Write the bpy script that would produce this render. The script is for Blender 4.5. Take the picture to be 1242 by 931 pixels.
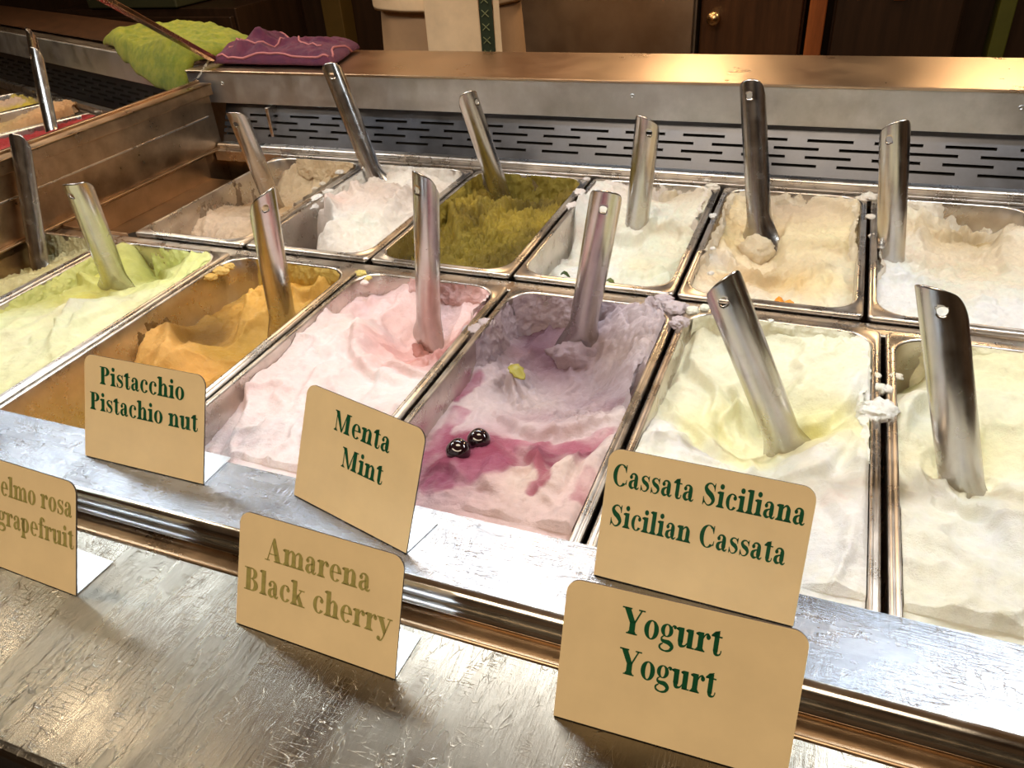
import bpy, bmesh, math, random
import numpy as np
from mathutils import Vector, Matrix
for o in list(bpy.data.objects): bpy.data.objects.remove(o, do_unlink=True)
scn = bpy.context.scene
COL = scn.collection
R = math.radians

# ---------------------------------------------------------------- camera
def make_camera():
    yaw, pit, rol = -.4116, .5881, -.0747
    f = Vector((math.sin(yaw)*math.cos(pit), math.cos(yaw)*math.cos(pit), -math.sin(pit)))
    r = f.cross(Vector((0, 0, 1))).normalized(); u = r.cross(f)
    r2 = r*math.cos(rol)+u*math.sin(rol); u2 = -r*math.sin(rol)+u*math.cos(rol)
    c = bpy.data.cameras.new('camera'); c.sensor_width = 36; c.lens = 36*.9444*1000/1242
    c.clip_start = .02; c.clip_end = 50
    o = bpy.data.objects.new('camera', c); COL.objects.link(o)
    m = Matrix((r2, u2, -f)).transposed().to_4x4(); m.translation = Vector((.6136, -.6411, .3476))
    o.matrix_world = m; scn.camera = o
make_camera()

# ---------------------------------------------------------------- world, lights, exposure
w = bpy.data.worlds.new('world'); scn.world = w; w.use_nodes = True
w.node_tree.nodes['Background'].inputs[0].default_value = (1, .72, .45, 1)
w.node_tree.nodes['Background'].inputs[1].default_value = .05
def area(name, loc, aim, sx, sy, power, col):
    l = bpy.data.lights.new(name, 'AREA'); l.shape = 'RECTANGLE'; l.size = sx; l.size_y = sy; l.energy = power; l.color = col
    o = bpy.data.objects.new(name, l); COL.objects.link(o); o.location = loc
    o.rotation_euler = (Vector(aim)-Vector(loc)).to_track_quat('-Z', 'Y').to_euler()
    return o
COOL = (.80, .91, 1.0); WARM = (1, .66, .34); SOFT = (1, .82, .60)
for lx in (-.55, .22, .95):
    area('case_light', (lx, .06, .60), (lx, -.10, 0), .42, .09, 2.3, COOL)
area('case_light', (-.85, .55, .60), (-.8, .35, 0), .8, .08, 2.6, SOFT)
area('worker_fill_light', (.3, -1.3, 1.55), (.3, -.6, 0), 1.4, .5, 18, SOFT)
for ly in (-.15, .10, .35):
    area('worker_fill_light', (-1.55, ly, 1.6), (-.2, -.3, 0), .22, .06, .35, (.80, 1, .93))
area('worker_fill_light', (1.7, .6, 1.5), (.8, .3, 0), .5, .5, 9, SOFT)
for lx in (-.35, .28, .95):
    area('back_bar_light', (lx, 1.45, .62), (lx, .5, .0), .16, .05, 2.2, WARM)
area('worker_fill_light', (-1.15, .10, 1.6), (-.1, .87, 0), .14, .14, 3.5, SOFT)  # added fill lamp out of view, aimed at the worker to brighten the clothes
area('back_bar_light', (-.1, 1.0, 1.45), (0, 1.0, 0), .7, .3, 6, WARM)
vs = scn.view_settings; scn.display_settings.display_device = 'sRGB'
vs.view_transform = 'Standard'; vs.look = 'None'; vs.gamma = 1; vs.use_curve_mapping = False
vs.exposure = .3

# ---------------------------------------------------------------- helpers
def lin(c):
    return tuple(((v/255)/12.92 if v/255 <= .04045 else ((v/255+.055)/1.055)**2.4) for v in c)
class NT:
    def __init__(s, name):
        s.m = bpy.data.materials.new(name); s.m.use_nodes = True; s.t = s.m.node_tree; s.b = s.t.nodes['Principled BSDF']
    def n(s, typ, **kw):
        nd = s.t.nodes.new(typ)
        for k, v in kw.items():
            if k in nd.inputs: nd.inputs[k].default_value = v
            else: setattr(nd, k, v)
        return nd
    def l(s, a, b): s.t.links.new(a, b)
    def set(s, **kw):
        for k, v in kw.items(): s.b.inputs[k.replace('_', ' ')].default_value = v
    def coords(s, scale=(1, 1, 1), rot=(0, 0, 0), geo=False):
        c = s.n('ShaderNodeTexCoord'); m = s.n('ShaderNodeMapping'); m.inputs['Scale'].default_value = scale; m.inputs['Rotation'].default_value = rot
        s.l(c.outputs['Object'], m.inputs[0]); return m.outputs[0]
    def noise(s, vec, scale, detail=4, rough=.6):
        n = s.n('ShaderNodeTexNoise'); n.inputs['Scale'].default_value = scale; n.inputs['Detail'].default_value = detail; n.inputs['Roughness'].default_value = rough
        s.l(vec, n.inputs['Vector']); return n.outputs[0]
    def ramp(s, fac, stops):
        r = s.n('ShaderNodeValToRGB'); e = r.color_ramp.elements
        while len(e) < len(stops): e.new(.5)
        for el, (p, c) in zip(e, stops): el.position = p; el.color = (*c, 1) if len(c) == 3 else c
        s.l(fac, r.inputs[0]); return r.outputs[0]
    def bump(s, h, strength, dist=.001, prev=None):
        b = s.n('ShaderNodeBump'); b.inputs['Strength'].default_value = strength; b.inputs['Distance'].default_value = dist
        s.l(h, b.inputs['Height'])
        if prev: s.l(prev, b.inputs['Normal'])
        s.l(b.outputs[0], s.b.inputs['Normal']); return b.outputs[0]
def g(v): return (v, v, v)
def steel(name, col=(.62, .60, .58), r0=.22, r1=.4, brush=(40, 900, 900), bstr=.15, wear=0, smudge=30, cvar=.12, sscale=(1, 1, 1), scratch=0):
    t = NT(name); t.set(Metallic=1.0)
    v = t.coords(brush); n = t.noise(v, 1.0, 5, .7)
    v2 = t.coords(sscale); n2 = t.noise(v2, smudge, 5, .65)
    rr = t.n('ShaderNodeMapRange'); rr.inputs[1].default_value = .3; rr.inputs[2].default_value = .7; rr.inputs[3].default_value = r0; rr.inputs[4].default_value = r1
    t.l(n2, rr.inputs[0]); t.l(rr.outputs[0], t.b.inputs['Roughness'])
    c = t.ramp(n2, [(.3, tuple(x*(1-cvar) for x in col)), (.65, tuple(min(1, x*(1+cvar*.6)) for x in col))])
    if wear:
        n3 = t.noise(v2, 9, 8, .75); mk = t.ramp(n3, [(.42, g(0)), (.75, g(1))])
        mx = t.n('ShaderNodeMixRGB'); mx.inputs[2].default_value = (*[x*(1-wear) for x in col], 1)
        t.l(mk, mx.inputs[0]); t.l(c, mx.inputs[1]); c = mx.outputs[0]
    t.l(c, t.b.inputs['Base Color'])
    bp = t.bump(n, bstr, .0006)
    if scratch:
        # fine scratches: thin cell borders of two stretched, warped voronoi fields
        for k, (sc, rz) in enumerate((((420, 50, 60), .5), ((60, 460, 60), -.4), ((330, 90, 60), -1.0))):
            v4 = t.coords(sc, (0, 0, rz)); nd = t.n('ShaderNodeTexNoise'); nd.inputs['Scale'].default_value = .8; t.l(v4, nd.inputs['Vector'])
            ad = t.n('ShaderNodeMixRGB'); ad.inputs[0].default_value = .35; t.l(v4, ad.inputs[1]); t.l(nd.outputs[1], ad.inputs[2])
            vo = t.n('ShaderNodeTexVoronoi', feature='DISTANCE_TO_EDGE'); vo.inputs['Scale'].default_value = 1; t.l(ad.outputs[0], vo.inputs['Vector'])
            ln = t.ramp(vo.outputs['Distance'], [(0, g(1)), (.03, g(0))])
            mk2 = t.ramp(t.noise(v2, 26+9*k, 3), [(.48, g(0)), (.62, g(1))])
            mu = t.n('ShaderNodeMath', operation='MULTIPLY'); t.l(ln, mu.inputs[0]); t.l(mk2, mu.inputs[1])
            bp = t.bump(mu.outputs[0], scratch, .00025, bp)
    return t.m
def plain(name, col, rough=.5, metal=0, bump=0, bscale=200, var=.1, vscale=20, **kw):
    t = NT(name); t.set(Roughness=rough, Metallic=metal, **kw)
    v = t.coords(); n = t.noise(v, vscale, 4)
    c = t.ramp(n, [(.3, tuple(x*(1-var) for x in col)), (.7, tuple(min(1, x*(1+var)) for x in col))]); t.l(c, t.b.inputs['Base Color'])
    if bump: t.bump(t.noise(v, bscale, 4), bump, .001)
    return t.m
M = {}
M['steel'] = steel('ledge_steel', (.36, .37, .40), .15, .36, (60, 900, 900), .3, wear=.5, smudge=34, sscale=(.6, 1.4, 1), scratch=.35)
M['counter'] = steel('counter_steel', (.30, .27, .22), .17, .36, (700, 40, 900), .30, wear=.45, smudge=9, sscale=(2.4, .6, 1), scratch=.35)
M['lip'] = steel('lip_steel', (.70, .66, .60), .10, .2, (10, 600, 600), .05)
M['pan'] = steel('pan_steel', (.60, .55, .50), .22, .36, (80, 80, 500), .08, cvar=.2)
M['pan_old'] = steel('warm_steel', (.46, .32, .20), .25, .4, (80, 80, 500), .08, cvar=.25)
M['band'] = steel('band_steel', (.58, .57, .56), .38, .55, (900, 900, 40), .2, cvar=.2, wear=.1)
M['top'] = steel('top_steel', (.60, .46, .34), .26, .36, (30, 500, 500), .35, cvar=.08, smudge=12)
M['vent'] = steel('vent_steel', (.10, .102, .115), .28, .38, (20, 500, 500), .03, cvar=.15)
M['scoop'] = steel('scoop_steel', (.52, .49, .46), .17, .30, (900, 900, 14), .12, smudge=60, cvar=.12)
M['sheet'] = steel('sign_steel', (.75, .80, .86), .25, .35, (300, 300, 300), .03)
M['dark'] = plain('dark_gap', (.012, .010, .009), .6)
M['sign'] = plain('sign_enamel', lin((250, 224, 176)), .38, 0, .05, 120, .05, 30)
M['signedge'] = plain('sign_edge', (.05, .035, .03), .4)
M['ink'] = plain('green_ink', lin((8, 84, 50)), .45)
M['fade'] = plain('faded_ink', lin((168, 158, 92)), .5, var=.15, vscale=300)
M['glass'] = NT('clear_glass').m
gt = M['glass'].node_tree.nodes['Principled BSDF']; gt.inputs['Transmission Weight'].default_value = 1; gt.inputs['Roughness'].default_value = .02; gt.inputs['IOR'].default_value = 1.14
M['bronze'] = steel('bronze_bar', (.42, .27, .17), .2, .3, (20, 20, 20), .02)
M['screw'] = steel('screw_steel', (.5, .5, .5), .3, .4)

def obj(name, verts, faces, mat, parent=None, smooth=True, loc=None):
    me = bpy.data.meshes.new(name); me.from_pydata([tuple(v) for v in verts], [], faces); me.update()
    if mat: me.materials.append(mat)
    if smooth: me.polygons.foreach_set('use_smooth', [True]*len(me.polygons))
    o = bpy.data.objects.new(name, me); COL.objects.link(o)
    if parent: o.parent = parent
    if loc: o.location = loc
    return o
def empty(name, loc, rz=0, rot=None):
    o = bpy.data.objects.new(name, None); COL.objects.link(o); o.location = loc; o.rotation_euler = rot or (0, 0, rz); o.empty_display_size = .02
    return o
def tag(o, label=None, cat=None, group=None, kind=None):
    if label: o['label'] = label
    if cat: o['category'] = cat
    if group: o['group'] = group
    if kind: o['kind'] = kind
    return o
def structure(o): o['kind'] = 'structure'; return o
class MB:
    def __init__(s): s.v = []; s.f = []
    def add(s, vs, fs):
        n = len(s.v); s.v += [tuple(v) for v in vs]; s.f += [tuple(i+n for i in f) for f in fs]
    def box(s, x0, x1, y0, y1, z0, z1):
        s.add([(x0,y0,z0),(x1,y0,z0),(x1,y1,z0),(x0,y1,z0),(x0,y0,z1),(x1,y0,z1),(x1,y1,z1),(x0,y1,z1)],
              [(0,3,2,1),(4,5,6,7),(0,1,5,4),(1,2,6,5),(2,3,7,6),(3,0,4,7)])
    def extrude_x(s, prof, x0, x1, n=1, closed=True):
        """prof: list of (y,z)."""
        k = len(prof); vs = []; fs = []
        for i in range(n+1):
            x = x0+(x1-x0)*i/n; vs += [(x, y, z) for y, z in prof]
        for i in range(n):
            for j in range(k if closed else k-1):
                a = i*k+j; b = i*k+(j+1) % k; fs.append((a, b, b+k, a+k))
        if closed: fs.append(tuple(range(k))[::-1]); fs.append(tuple(range(n*k, n*k+k)))
        s.add(vs, fs)
    def tube(s, pts, r, n=8):
        pts = [Vector(p) for p in pts]; vs = []; fs = []
        for i, p in enumerate(pts):
            d = (pts[min(i+1, len(pts)-1)]-pts[max(i-1, 0)]).normalized()
            a = d.cross(Vector((0, 0, 1)));
            if a.length < .01: a = d.cross(Vector((1, 0, 0)))
            a.normalize(); b = d.cross(a); rr = r[i] if isinstance(r, (list, tuple)) else r
            vs += [p+(a*math.cos(t*math.tau/n)+b*math.sin(t*math.tau/n))*rr for t in range(n)]
        for i in range(len(pts)-1):
            for t in range(n): fs.append((i*n+t, i*n+(t+1) % n, (i+1)*n+(t+1) % n, (i+1)*n+t))
        fs.append(tuple(range(n))[::-1]); fs.append(tuple(range((len(pts)-1)*n, len(pts)*n)))
        s.add(vs, fs)
    def build(s, name, mat, parent=None, smooth=False, bevel=0, loc=None):
        o = obj(name, s.v, s.f, mat, parent, smooth, loc)
        if bevel:
            m = o.modifiers.new('b', 'BEVEL'); m.width = bevel; m.segments = 3; m.limit_method = 'ANGLE'; m.angle_limit = R(40)
            o.data.polygons.foreach_set('use_smooth', [True]*len(o.data.polygons))
            w_ = o.modifiers.new('w', 'WEIGHTED_NORMAL')
        return o
def arc(cy, cz, r, a0, a1, n=6):
    return [(cy+r*math.cos(R(a0+(a1-a0)*i/n)), cz+r*math.sin(R(a0+(a1-a0)*i/n))) for i in range(n+1)]

# numpy gradient noise
_rng = np.random.RandomState(7); _perm = _rng.permutation(512); _perm = np.concatenate([_perm, _perm, _perm]); _gr = _rng.normal(size=(512, 3)); _gr /= np.linalg.norm(_gr, axis=1)[:, None]
def perlin(p):
    i = np.floor(p).astype(int); f = p-i; u = f*f*f*(f*(f*6-15)+10); i = i % 512
    out = 0
    for dx in (0, 1):
        for dy in (0, 1):
            for dz in (0, 1):
                h = _perm[_perm[_perm[(i[:, 0]+dx) % 512]+(i[:, 1]+dy) % 512]+(i[:, 2]+dz) % 512]
                gd = (_gr[h]*(f-np.array([dx, dy, dz]))).sum(1)
                out = out+gd*(u[:, 0] if dx else 1-u[:, 0])*(u[:, 1] if dy else 1-u[:, 1])*(u[:, 2] if dz else 1-u[:, 2])
    return out*1.4
def fbm(p, f, o=4, gain=.5, ridged=False, seed=0):
    s = 0; a = 1; t = 0
    for k in range(o):
        n = perlin(p*f+seed*13.7+k*5.3)
        if ridged: n = 1-2*np.abs(n)
        s = s+n*a; t += a; a *= gain; f *= 2.03
    return s/t

# ---------------------------------------------------------------- the room
MW = {}
def wood(name, col, scale=3):
    t = NT(name); t.set(Roughness=.35)
    v = t.coords((14, 14, 1.2)); n = t.noise(v, scale, 6, .7)
    t.l(t.ramp(n, [(.3, tuple(x*.55 for x in col)), (.7, tuple(x*1.3 for x in col))]), t.b.inputs['Base Color']); t.bump(n, .1, .002); return t.m
MW['wall'] = plain('wall_paint', (.16, .10, .055), .6, bump=.1)
MW['back'] = wood('dark_wood', (.030, .015, .008))
MW['brown'] = wood('brown_wood', (.060, .026, .011))
MW['orange'] = wood('orange_wood', (.28, .085, .025))
MW['floor'] = plain('floor_tile', (.12, .09, .07), .4)
MW['ceil'] = plain('ceiling_paint', (.42, .28, .15), .8)
MW['fridge'] = steel('fridge_steel', (.46, .38, .30), .35, .5, (120, 120, 2), .5, smudge=5, cvar=.2)
X0, X1, Y0, Y1, Z0, Z1 = -2.9, 2.6, -2.4, 1.7, -.95, 1.75
def slab(name, *a, mat):
    m = MB(); m.box(*a); return structure(m.build(name, mat))
slab('floor', X0, X1, Y0, Y1, Z0-.1, Z0, mat=MW['floor'])
slab('ceiling', X0, X1, Y0, Y1, Z1, Z1+.1, mat=MW['ceil'])
slab('wall_left', X0-.1, X0, Y0, Y1, Z0, Z1, mat=MW['wall'])
slab('wall_right', X1, X1+.1, Y0, Y1, Z0, Z1, mat=MW['wall'])
slab('wall_front', X0, X1, Y0-.1, Y0, Z0, Z1, mat=MW['wall'])
slab('wall_back', X0, X1, Y1, Y1+.1, Z0, Z1, mat=MW['back'])

# furniture along the back wall
def cabinet(x0, x1, z1, mat, name, label, cat, depth=.1, handle=None, group=None):
    e = empty(name, ((x0+x1)/2, Y1-depth/2, Z0)); tag(e, label, cat, group)
    cx = (x0+x1)/2; y = Y1-depth/2; h = z1-Z0
    m = MB(); m.box(x0-cx, x1-cx, -depth/2+.022, depth/2-.001, .001, h); m.build('body', mat, e, bevel=.003)
    m = MB(); m.box(x0-cx+.006, x1-cx-.006, -depth/2, -depth/2+.020, .08, h-.02); d = m.build('door', mat, e, bevel=.004)
    return e, d
e, d = cabinet(-.28, .236, .75, MW['fridge'], 'refrigerator', 'tall brushed steel refrigerator against the back wall, right of the worker', 'refrigerator')
m = MB(); m.tube([(-.235, -.075, 1.0), (-.235, -.075, 1.45)], .008, 10); m.build('handle', M['screw'], d, True)
e, d = cabinet(.245, .505, .7, MW['brown'], 'cupboard', 'dark brown wooden cupboard with a round brass knob, right of the steel refrigerator', 'cupboard')
m = MB()
prof = [(0, 0), (.010, 0), (.007, .012), (.010, .018), (.017, .026), (.018, .033), (.013, .040), (0, .042)]
nn = 20; vs = []; fs = []
for r_, h_ in prof:
    vs += [(-.088+r_*math.cos(i*math.tau/nn), -.05-h_, .935+r_*math.sin(i*math.tau/nn)) for i in range(nn)]
for a in range(len(prof)-1):
    fs += [(a*nn+i, a*nn+(i+1) % nn, (a+1)*nn+(i+1) % nn, (a+1)*nn+i) for i in range(nn)]
obj('knob', vs, fs, steel('brass', (.75, .50, .25), .2, .3), d)
m = MB(); m.box(.515, .555, Y1-.12, Y1-.001, Z0+.001, .9); tag(m.build('wooden_post', MW['orange'], bevel=.004), 'orange-brown wooden post standing right of the dark cupboard', 'post')
e, d = cabinet(.57, .86, .8, MW['back'], 'dark_cabinet', 'near-black tall cabinet behind the case, right of the orange-brown post', 'cabinet')
m = MB(); m.box(-.012, .012, -.056, -.0495, .97, 1.02); m.build('tag_plate', MW['orange'], d)
m = MB(); m.box(.93, .965, Y1-.09, Y1-.001, Z0+.001, .9); tag(m.build('green_board', plain('green_board', lin((70, 74, 18)), .5), bevel=.003), 'olive green board leaning at the back wall, farthest right in view', 'board')
e, d = cabinet(-.62, -.34, .8, MW['brown'], 'tall_cupboard', 'tall dark brown cupboard behind the worker, left of the refrigerator', 'cupboard')
e, d = cabinet(-1.75, -1.05, .05, MW['back'], 'low_cupboard', 'low dark cupboard behind the left ice cream case', 'cupboard', depth=.35)
m = MB(); m.box(-.93, -.86, Y1-.07, Y1-.001, Z0+.001, .9); tag(m.build('olive_post', plain('olive_paint', lin((78, 60, 20)), .5), bevel=.003), 'olive-brown narrow post on the back wall behind the towels', 'post')
m = MB(); m.box(-1.60, -1.25, 1.36, 1.62, .052, .19); tag(m.build('storage_box', plain('green_box', lin((58, 60, 40)), .5), bevel=.006), 'dull green storage box on the low cupboard behind the left case', 'box')

# ---------------------------------------------------------------- main case
# upper ledge in front of the pans
XL, XR = -.50, 1.75
lz = .003
prof = [(-.318, lz)]+[(-.372, lz)]+arc(-.372, lz-.008, .008, 90, 180, 6)+[(-.380, -.013)]+arc(-.377, -.013, .003, 180, 270, 4)+[(-.372, -.016), (-.372, -.012), (-.318, -.004)]
m = MB(); m.extrude_x(prof, XL, XR, 4); led = tag(m.build('serving_ledge', M['steel'], smooth=False), kind='structure')
led.data.materials.append(M['lip'])
for p in led.data.polygons:
    c = p.center
    if c.y < -.3725: p.material_index = 1; p.use_smooth = True
m = MB(); m.box(XL, XR, -.3925, -.376, -.060, -.0165); structure(m.build('trim_1', M['pan_old'], bevel=.002))
# lower counter
cz = -.018
prof = [(-.390, cz)]+[(-.526, cz)]+arc(-.526, cz-.006, .006, 90, 180, 5)+[(-.532, -.05), (-.526, -.05), (-.526, -.026), (-.390, -.026)]
m = MB(); m.extrude_x(prof, XL-.3, XR, 4); structure(m.build('lower_counter', M['counter']))
m = MB(); m.box(XL-.3, XR, -.560, -.5325, -.95, -.050); structure(m.build('case_front_panel', M['dark'], bevel=.004))
# body shell below / cavity
m = MB()
m.box(-.289, XR, .345, .360, -.95, -.002)
m.box(-.300, -.289, -.3755, .36, -.95, -.0005)
m.box(-.289, XR, -.3755, .345, -.20, -.19)
structure(m.build('case_well', M['pan_old']))
# cross bar between rows and row ends
m = MB(); m.box(-.29, XR, .0008, .0215, -.016, -.006); structure(m.build('pan_support_bar', M['pan'], bevel=.002))
# rear rail
m = MB(); m.box(-.287, XR, .322, .331, -.014, .002)
prof = [(.331, -.004), (.331, .006)]+arc(.335, .006, .004, 180, 90, 4)+[(.344, .010), (.344, -.004)]
m.extrude_x(prof, -.287, XR, 2)
structure(m.build('rear_rail', M['pan'], bevel=.0008))
# vent plate with slots, sloping up from the rail to under the housing
ve = empty('vent_panel', (0, .345, .008)); structure(ve)
sl = math.atan2(.056, .030); L_ = math.hypot(.056, .030)
def vent(parent, x0, x1, rot, L_, rows=(.012, .022, .032, .042), seed=1, pitch=.075, sw=.052):
    rnd = random.Random(seed); m = MB(); prev = 0; t = .0012; sh = .0036
    for k, r0 in enumerate(rows):
        m.box(x0, x1, prev, r0, -t, 0)
        x = x0; off = (pitch/2 if k % 2 else 0)-.01
        xs = x0-off
        while xs < x1:
            a = max(x0, xs+sw); b = min(x1, xs+pitch)
            if b > a: m.box(a, b, r0, r0+sh, -t, 0)
            xs += pitch
        prev = r0+sh
    m.box(x0, x1, prev, L_, -t, 0)
    o = m.build('vent_plate', M['vent'], parent); o.rotation_euler = (rot, 0, 0)
    b = MB(); b.box(x0, x1, 0, L_, -.012, -.006); o2 = b.build('vent_backing', M['dark'], parent); o2.rotation_euler = (rot, 0, 0)
vent(ve, -.285, XR, sl, L_)
m = MB(); m.box(-.196, -.190, .352, .374, .012, .062); structure(m.build('vent_divider', M['pan'], bevel=.001))
# housing behind (top shelf)
HZ = .111
hs = empty('rear_housing', (0, .36, 0)); structure(hs)
m = MB(); m.box(-.335, XR, 0, .165, HZ-.0465, HZ-.0012); m.build('band', M['band'], hs, bevel=.0012)
prof = [(-.0012, HZ-.0015), (-.0012, HZ+.0006), (0, HZ+.0015), (.158, HZ+.0015)]+arc(.158, HZ-.006, .0075, 90, 0, 5)+[(.1655, HZ-.02), (.1652, HZ-.02), (.1652, HZ-.0015)]
m = MB(); m.extrude_x(prof, -.335, XR, 3); m.build('top_sheet', M['top'], hs)
m = MB(); m.box(-.335, XR, .02, .163, -.95, HZ-.047); m.build('rear_body', M['pan_old'], hs)
def screw(parent, x, z, y=-.0004, r=.0032):
    m = MB(); n = 14; pr = [(r, 0), (r*.9, -.0008), (r*.45, -.0011), (r*.42, -.0002), (0, -.0002)]
    vs = []; fs = []
    for rr, hh in pr: vs += [(x+rr*math.cos(i*math.tau/n), y+hh, z+rr*math.sin(i*math.tau/n)) for i in range(n)]
    for a in range(len(pr)-1): fs += [(a*n+i, a*n+(i+1) % n, (a+1)*n+(i+1) % n, (a+1)*n+i) for i in range(n)]
    m.add(vs, fs); m.build('screw', M['screw'], parent, True)
for x in (-.271, .372, .80): screw(hs, x, HZ-.017)

# divider wall between the two cases
dv = empty('divider_wall', (-.2905, 0, 0)); structure(dv)
m = MB(); m.box(-.0015, .0015, -.42, .345, -.01, .094)
m.build('panel', M['pan_old'], dv, bevel=.0008)
m = MB()
m.box(-.020, .006, -.43, .352, .0935, .0965); m.box(-.022, -.016, -.43, .352, .086, .1000); m.box(.002, .006, -.43, .350, .080, .0965)
m.build('top_flange', M['pan_old'], dv, bevel=.001)
m = MB(); m.box(.0018, .010, -.33, .335, .001, .004); m.build('base_flange', M['pan_old'], dv, bevel=.001)
m = MB(); m.box(.0016, .0032, -.33, .330, .050, .0525); m.build('seam', M['pan'], dv, bevel=.0005)

# ---------------------------------------------------------------- pans
def rrect(x0, x1, y0, y1, r, n=7):
    out = []
    for cx, cy, a in ((x1-r, y1-r, 0), (x0+r, y1-r, 90), (x0+r, y0+r, 180), (x1-r, y0+r, 270)):
        for i in range(n+1):
            t = R(a+90*i/n); out.append((cx+r*math.cos(t), cy+r*math.sin(t)))
    return out
def make_pan_mesh(w, d, r=.026, fl=.0072, depth=.125, fb=.0095):
    """centre origin at rim height; w,d interior opening"""
    x, y = w/2, d/2
    loops = []
    def add(x0, x1, y0, y1, rr, z): loops.append([(a, b, z) for a, b in rrect(x0, x1, y0, y1, rr)])
    add(-x-fl+.0005, x+fl-.0005, -y-fb+.0005, y+fb-.0005, .005, -.007)
    add(-x-fl, x+fl, -y-fb, y+fb, .005, -.002)
    add(-x-fl+.0012, x+fl-.0012, -y-fb+.0012, y+fb-.0012, .005, -.0004)
    add(-x-fl+.0028, x+fl-.0028, -y-fb+.0028, y+fb-.0028, .006, -.0002)
    add(-x-.0035, x+.0035, -y-.004, y+.004, r, -.0006)
    add(-x-.0022, x+.0022, -y-.0024, y+.0024, r, .0010)
    add(-x-.0006, x+.0006, -y-.0008, y+.0008, r, .0010)
    add(-x, x, -y, y, r, -.0008)
    add(-x+.0006, x-.0006, -y+.0006, y-.0006, r, -.02)
    add(-x+.004, x-.004, -y+.004, y-.004, r, -depth+.015)
    add(-x+.009, x-.009, -y+.009, y-.009, r*.8, -depth+.003)
    add(-x+.02, x-.02, -y+.02, y-.02, r*.6, -depth)
    n = len(loops[0]); vs = [p for l in loops for p in l]; fs = []
    for k in range(len(loops)-1):
        for i in range(n): fs.append((k*n+i, k*n+(i+1) % n, (k+1)*n+(i+1) % n, (k+1)*n+i))
    fs.append(tuple(range((len(loops)-1)*n, len(loops)*n)))
    return vs, fs
def make_pan(box, name='gelato_pan', lab=None, rz=0, origin=(0, 0, 0), fb=.0092, mat='pan', group=None, z=0):
    x0, x1, y0, y1 = box
    vs, fs = make_pan_mesh(x1-x0, y1-y0, fb=fb)
    o = obj(name, vs, fs, M[mat]);
    c, s = math.cos(rz), math.sin(rz); cx, cy = (x0+x1)/2, (y0+y1)/2
    o.location = (origin[0]+cx*c-cy*s, origin[1]+cx*s+cy*c, z); o.rotation_euler = (0, 0, rz)
    m = o.modifiers.new('s', 'SOLIDIFY'); m.thickness = .0008; m.offset = -1
    return tag(o, lab, 'pan', group)

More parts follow.
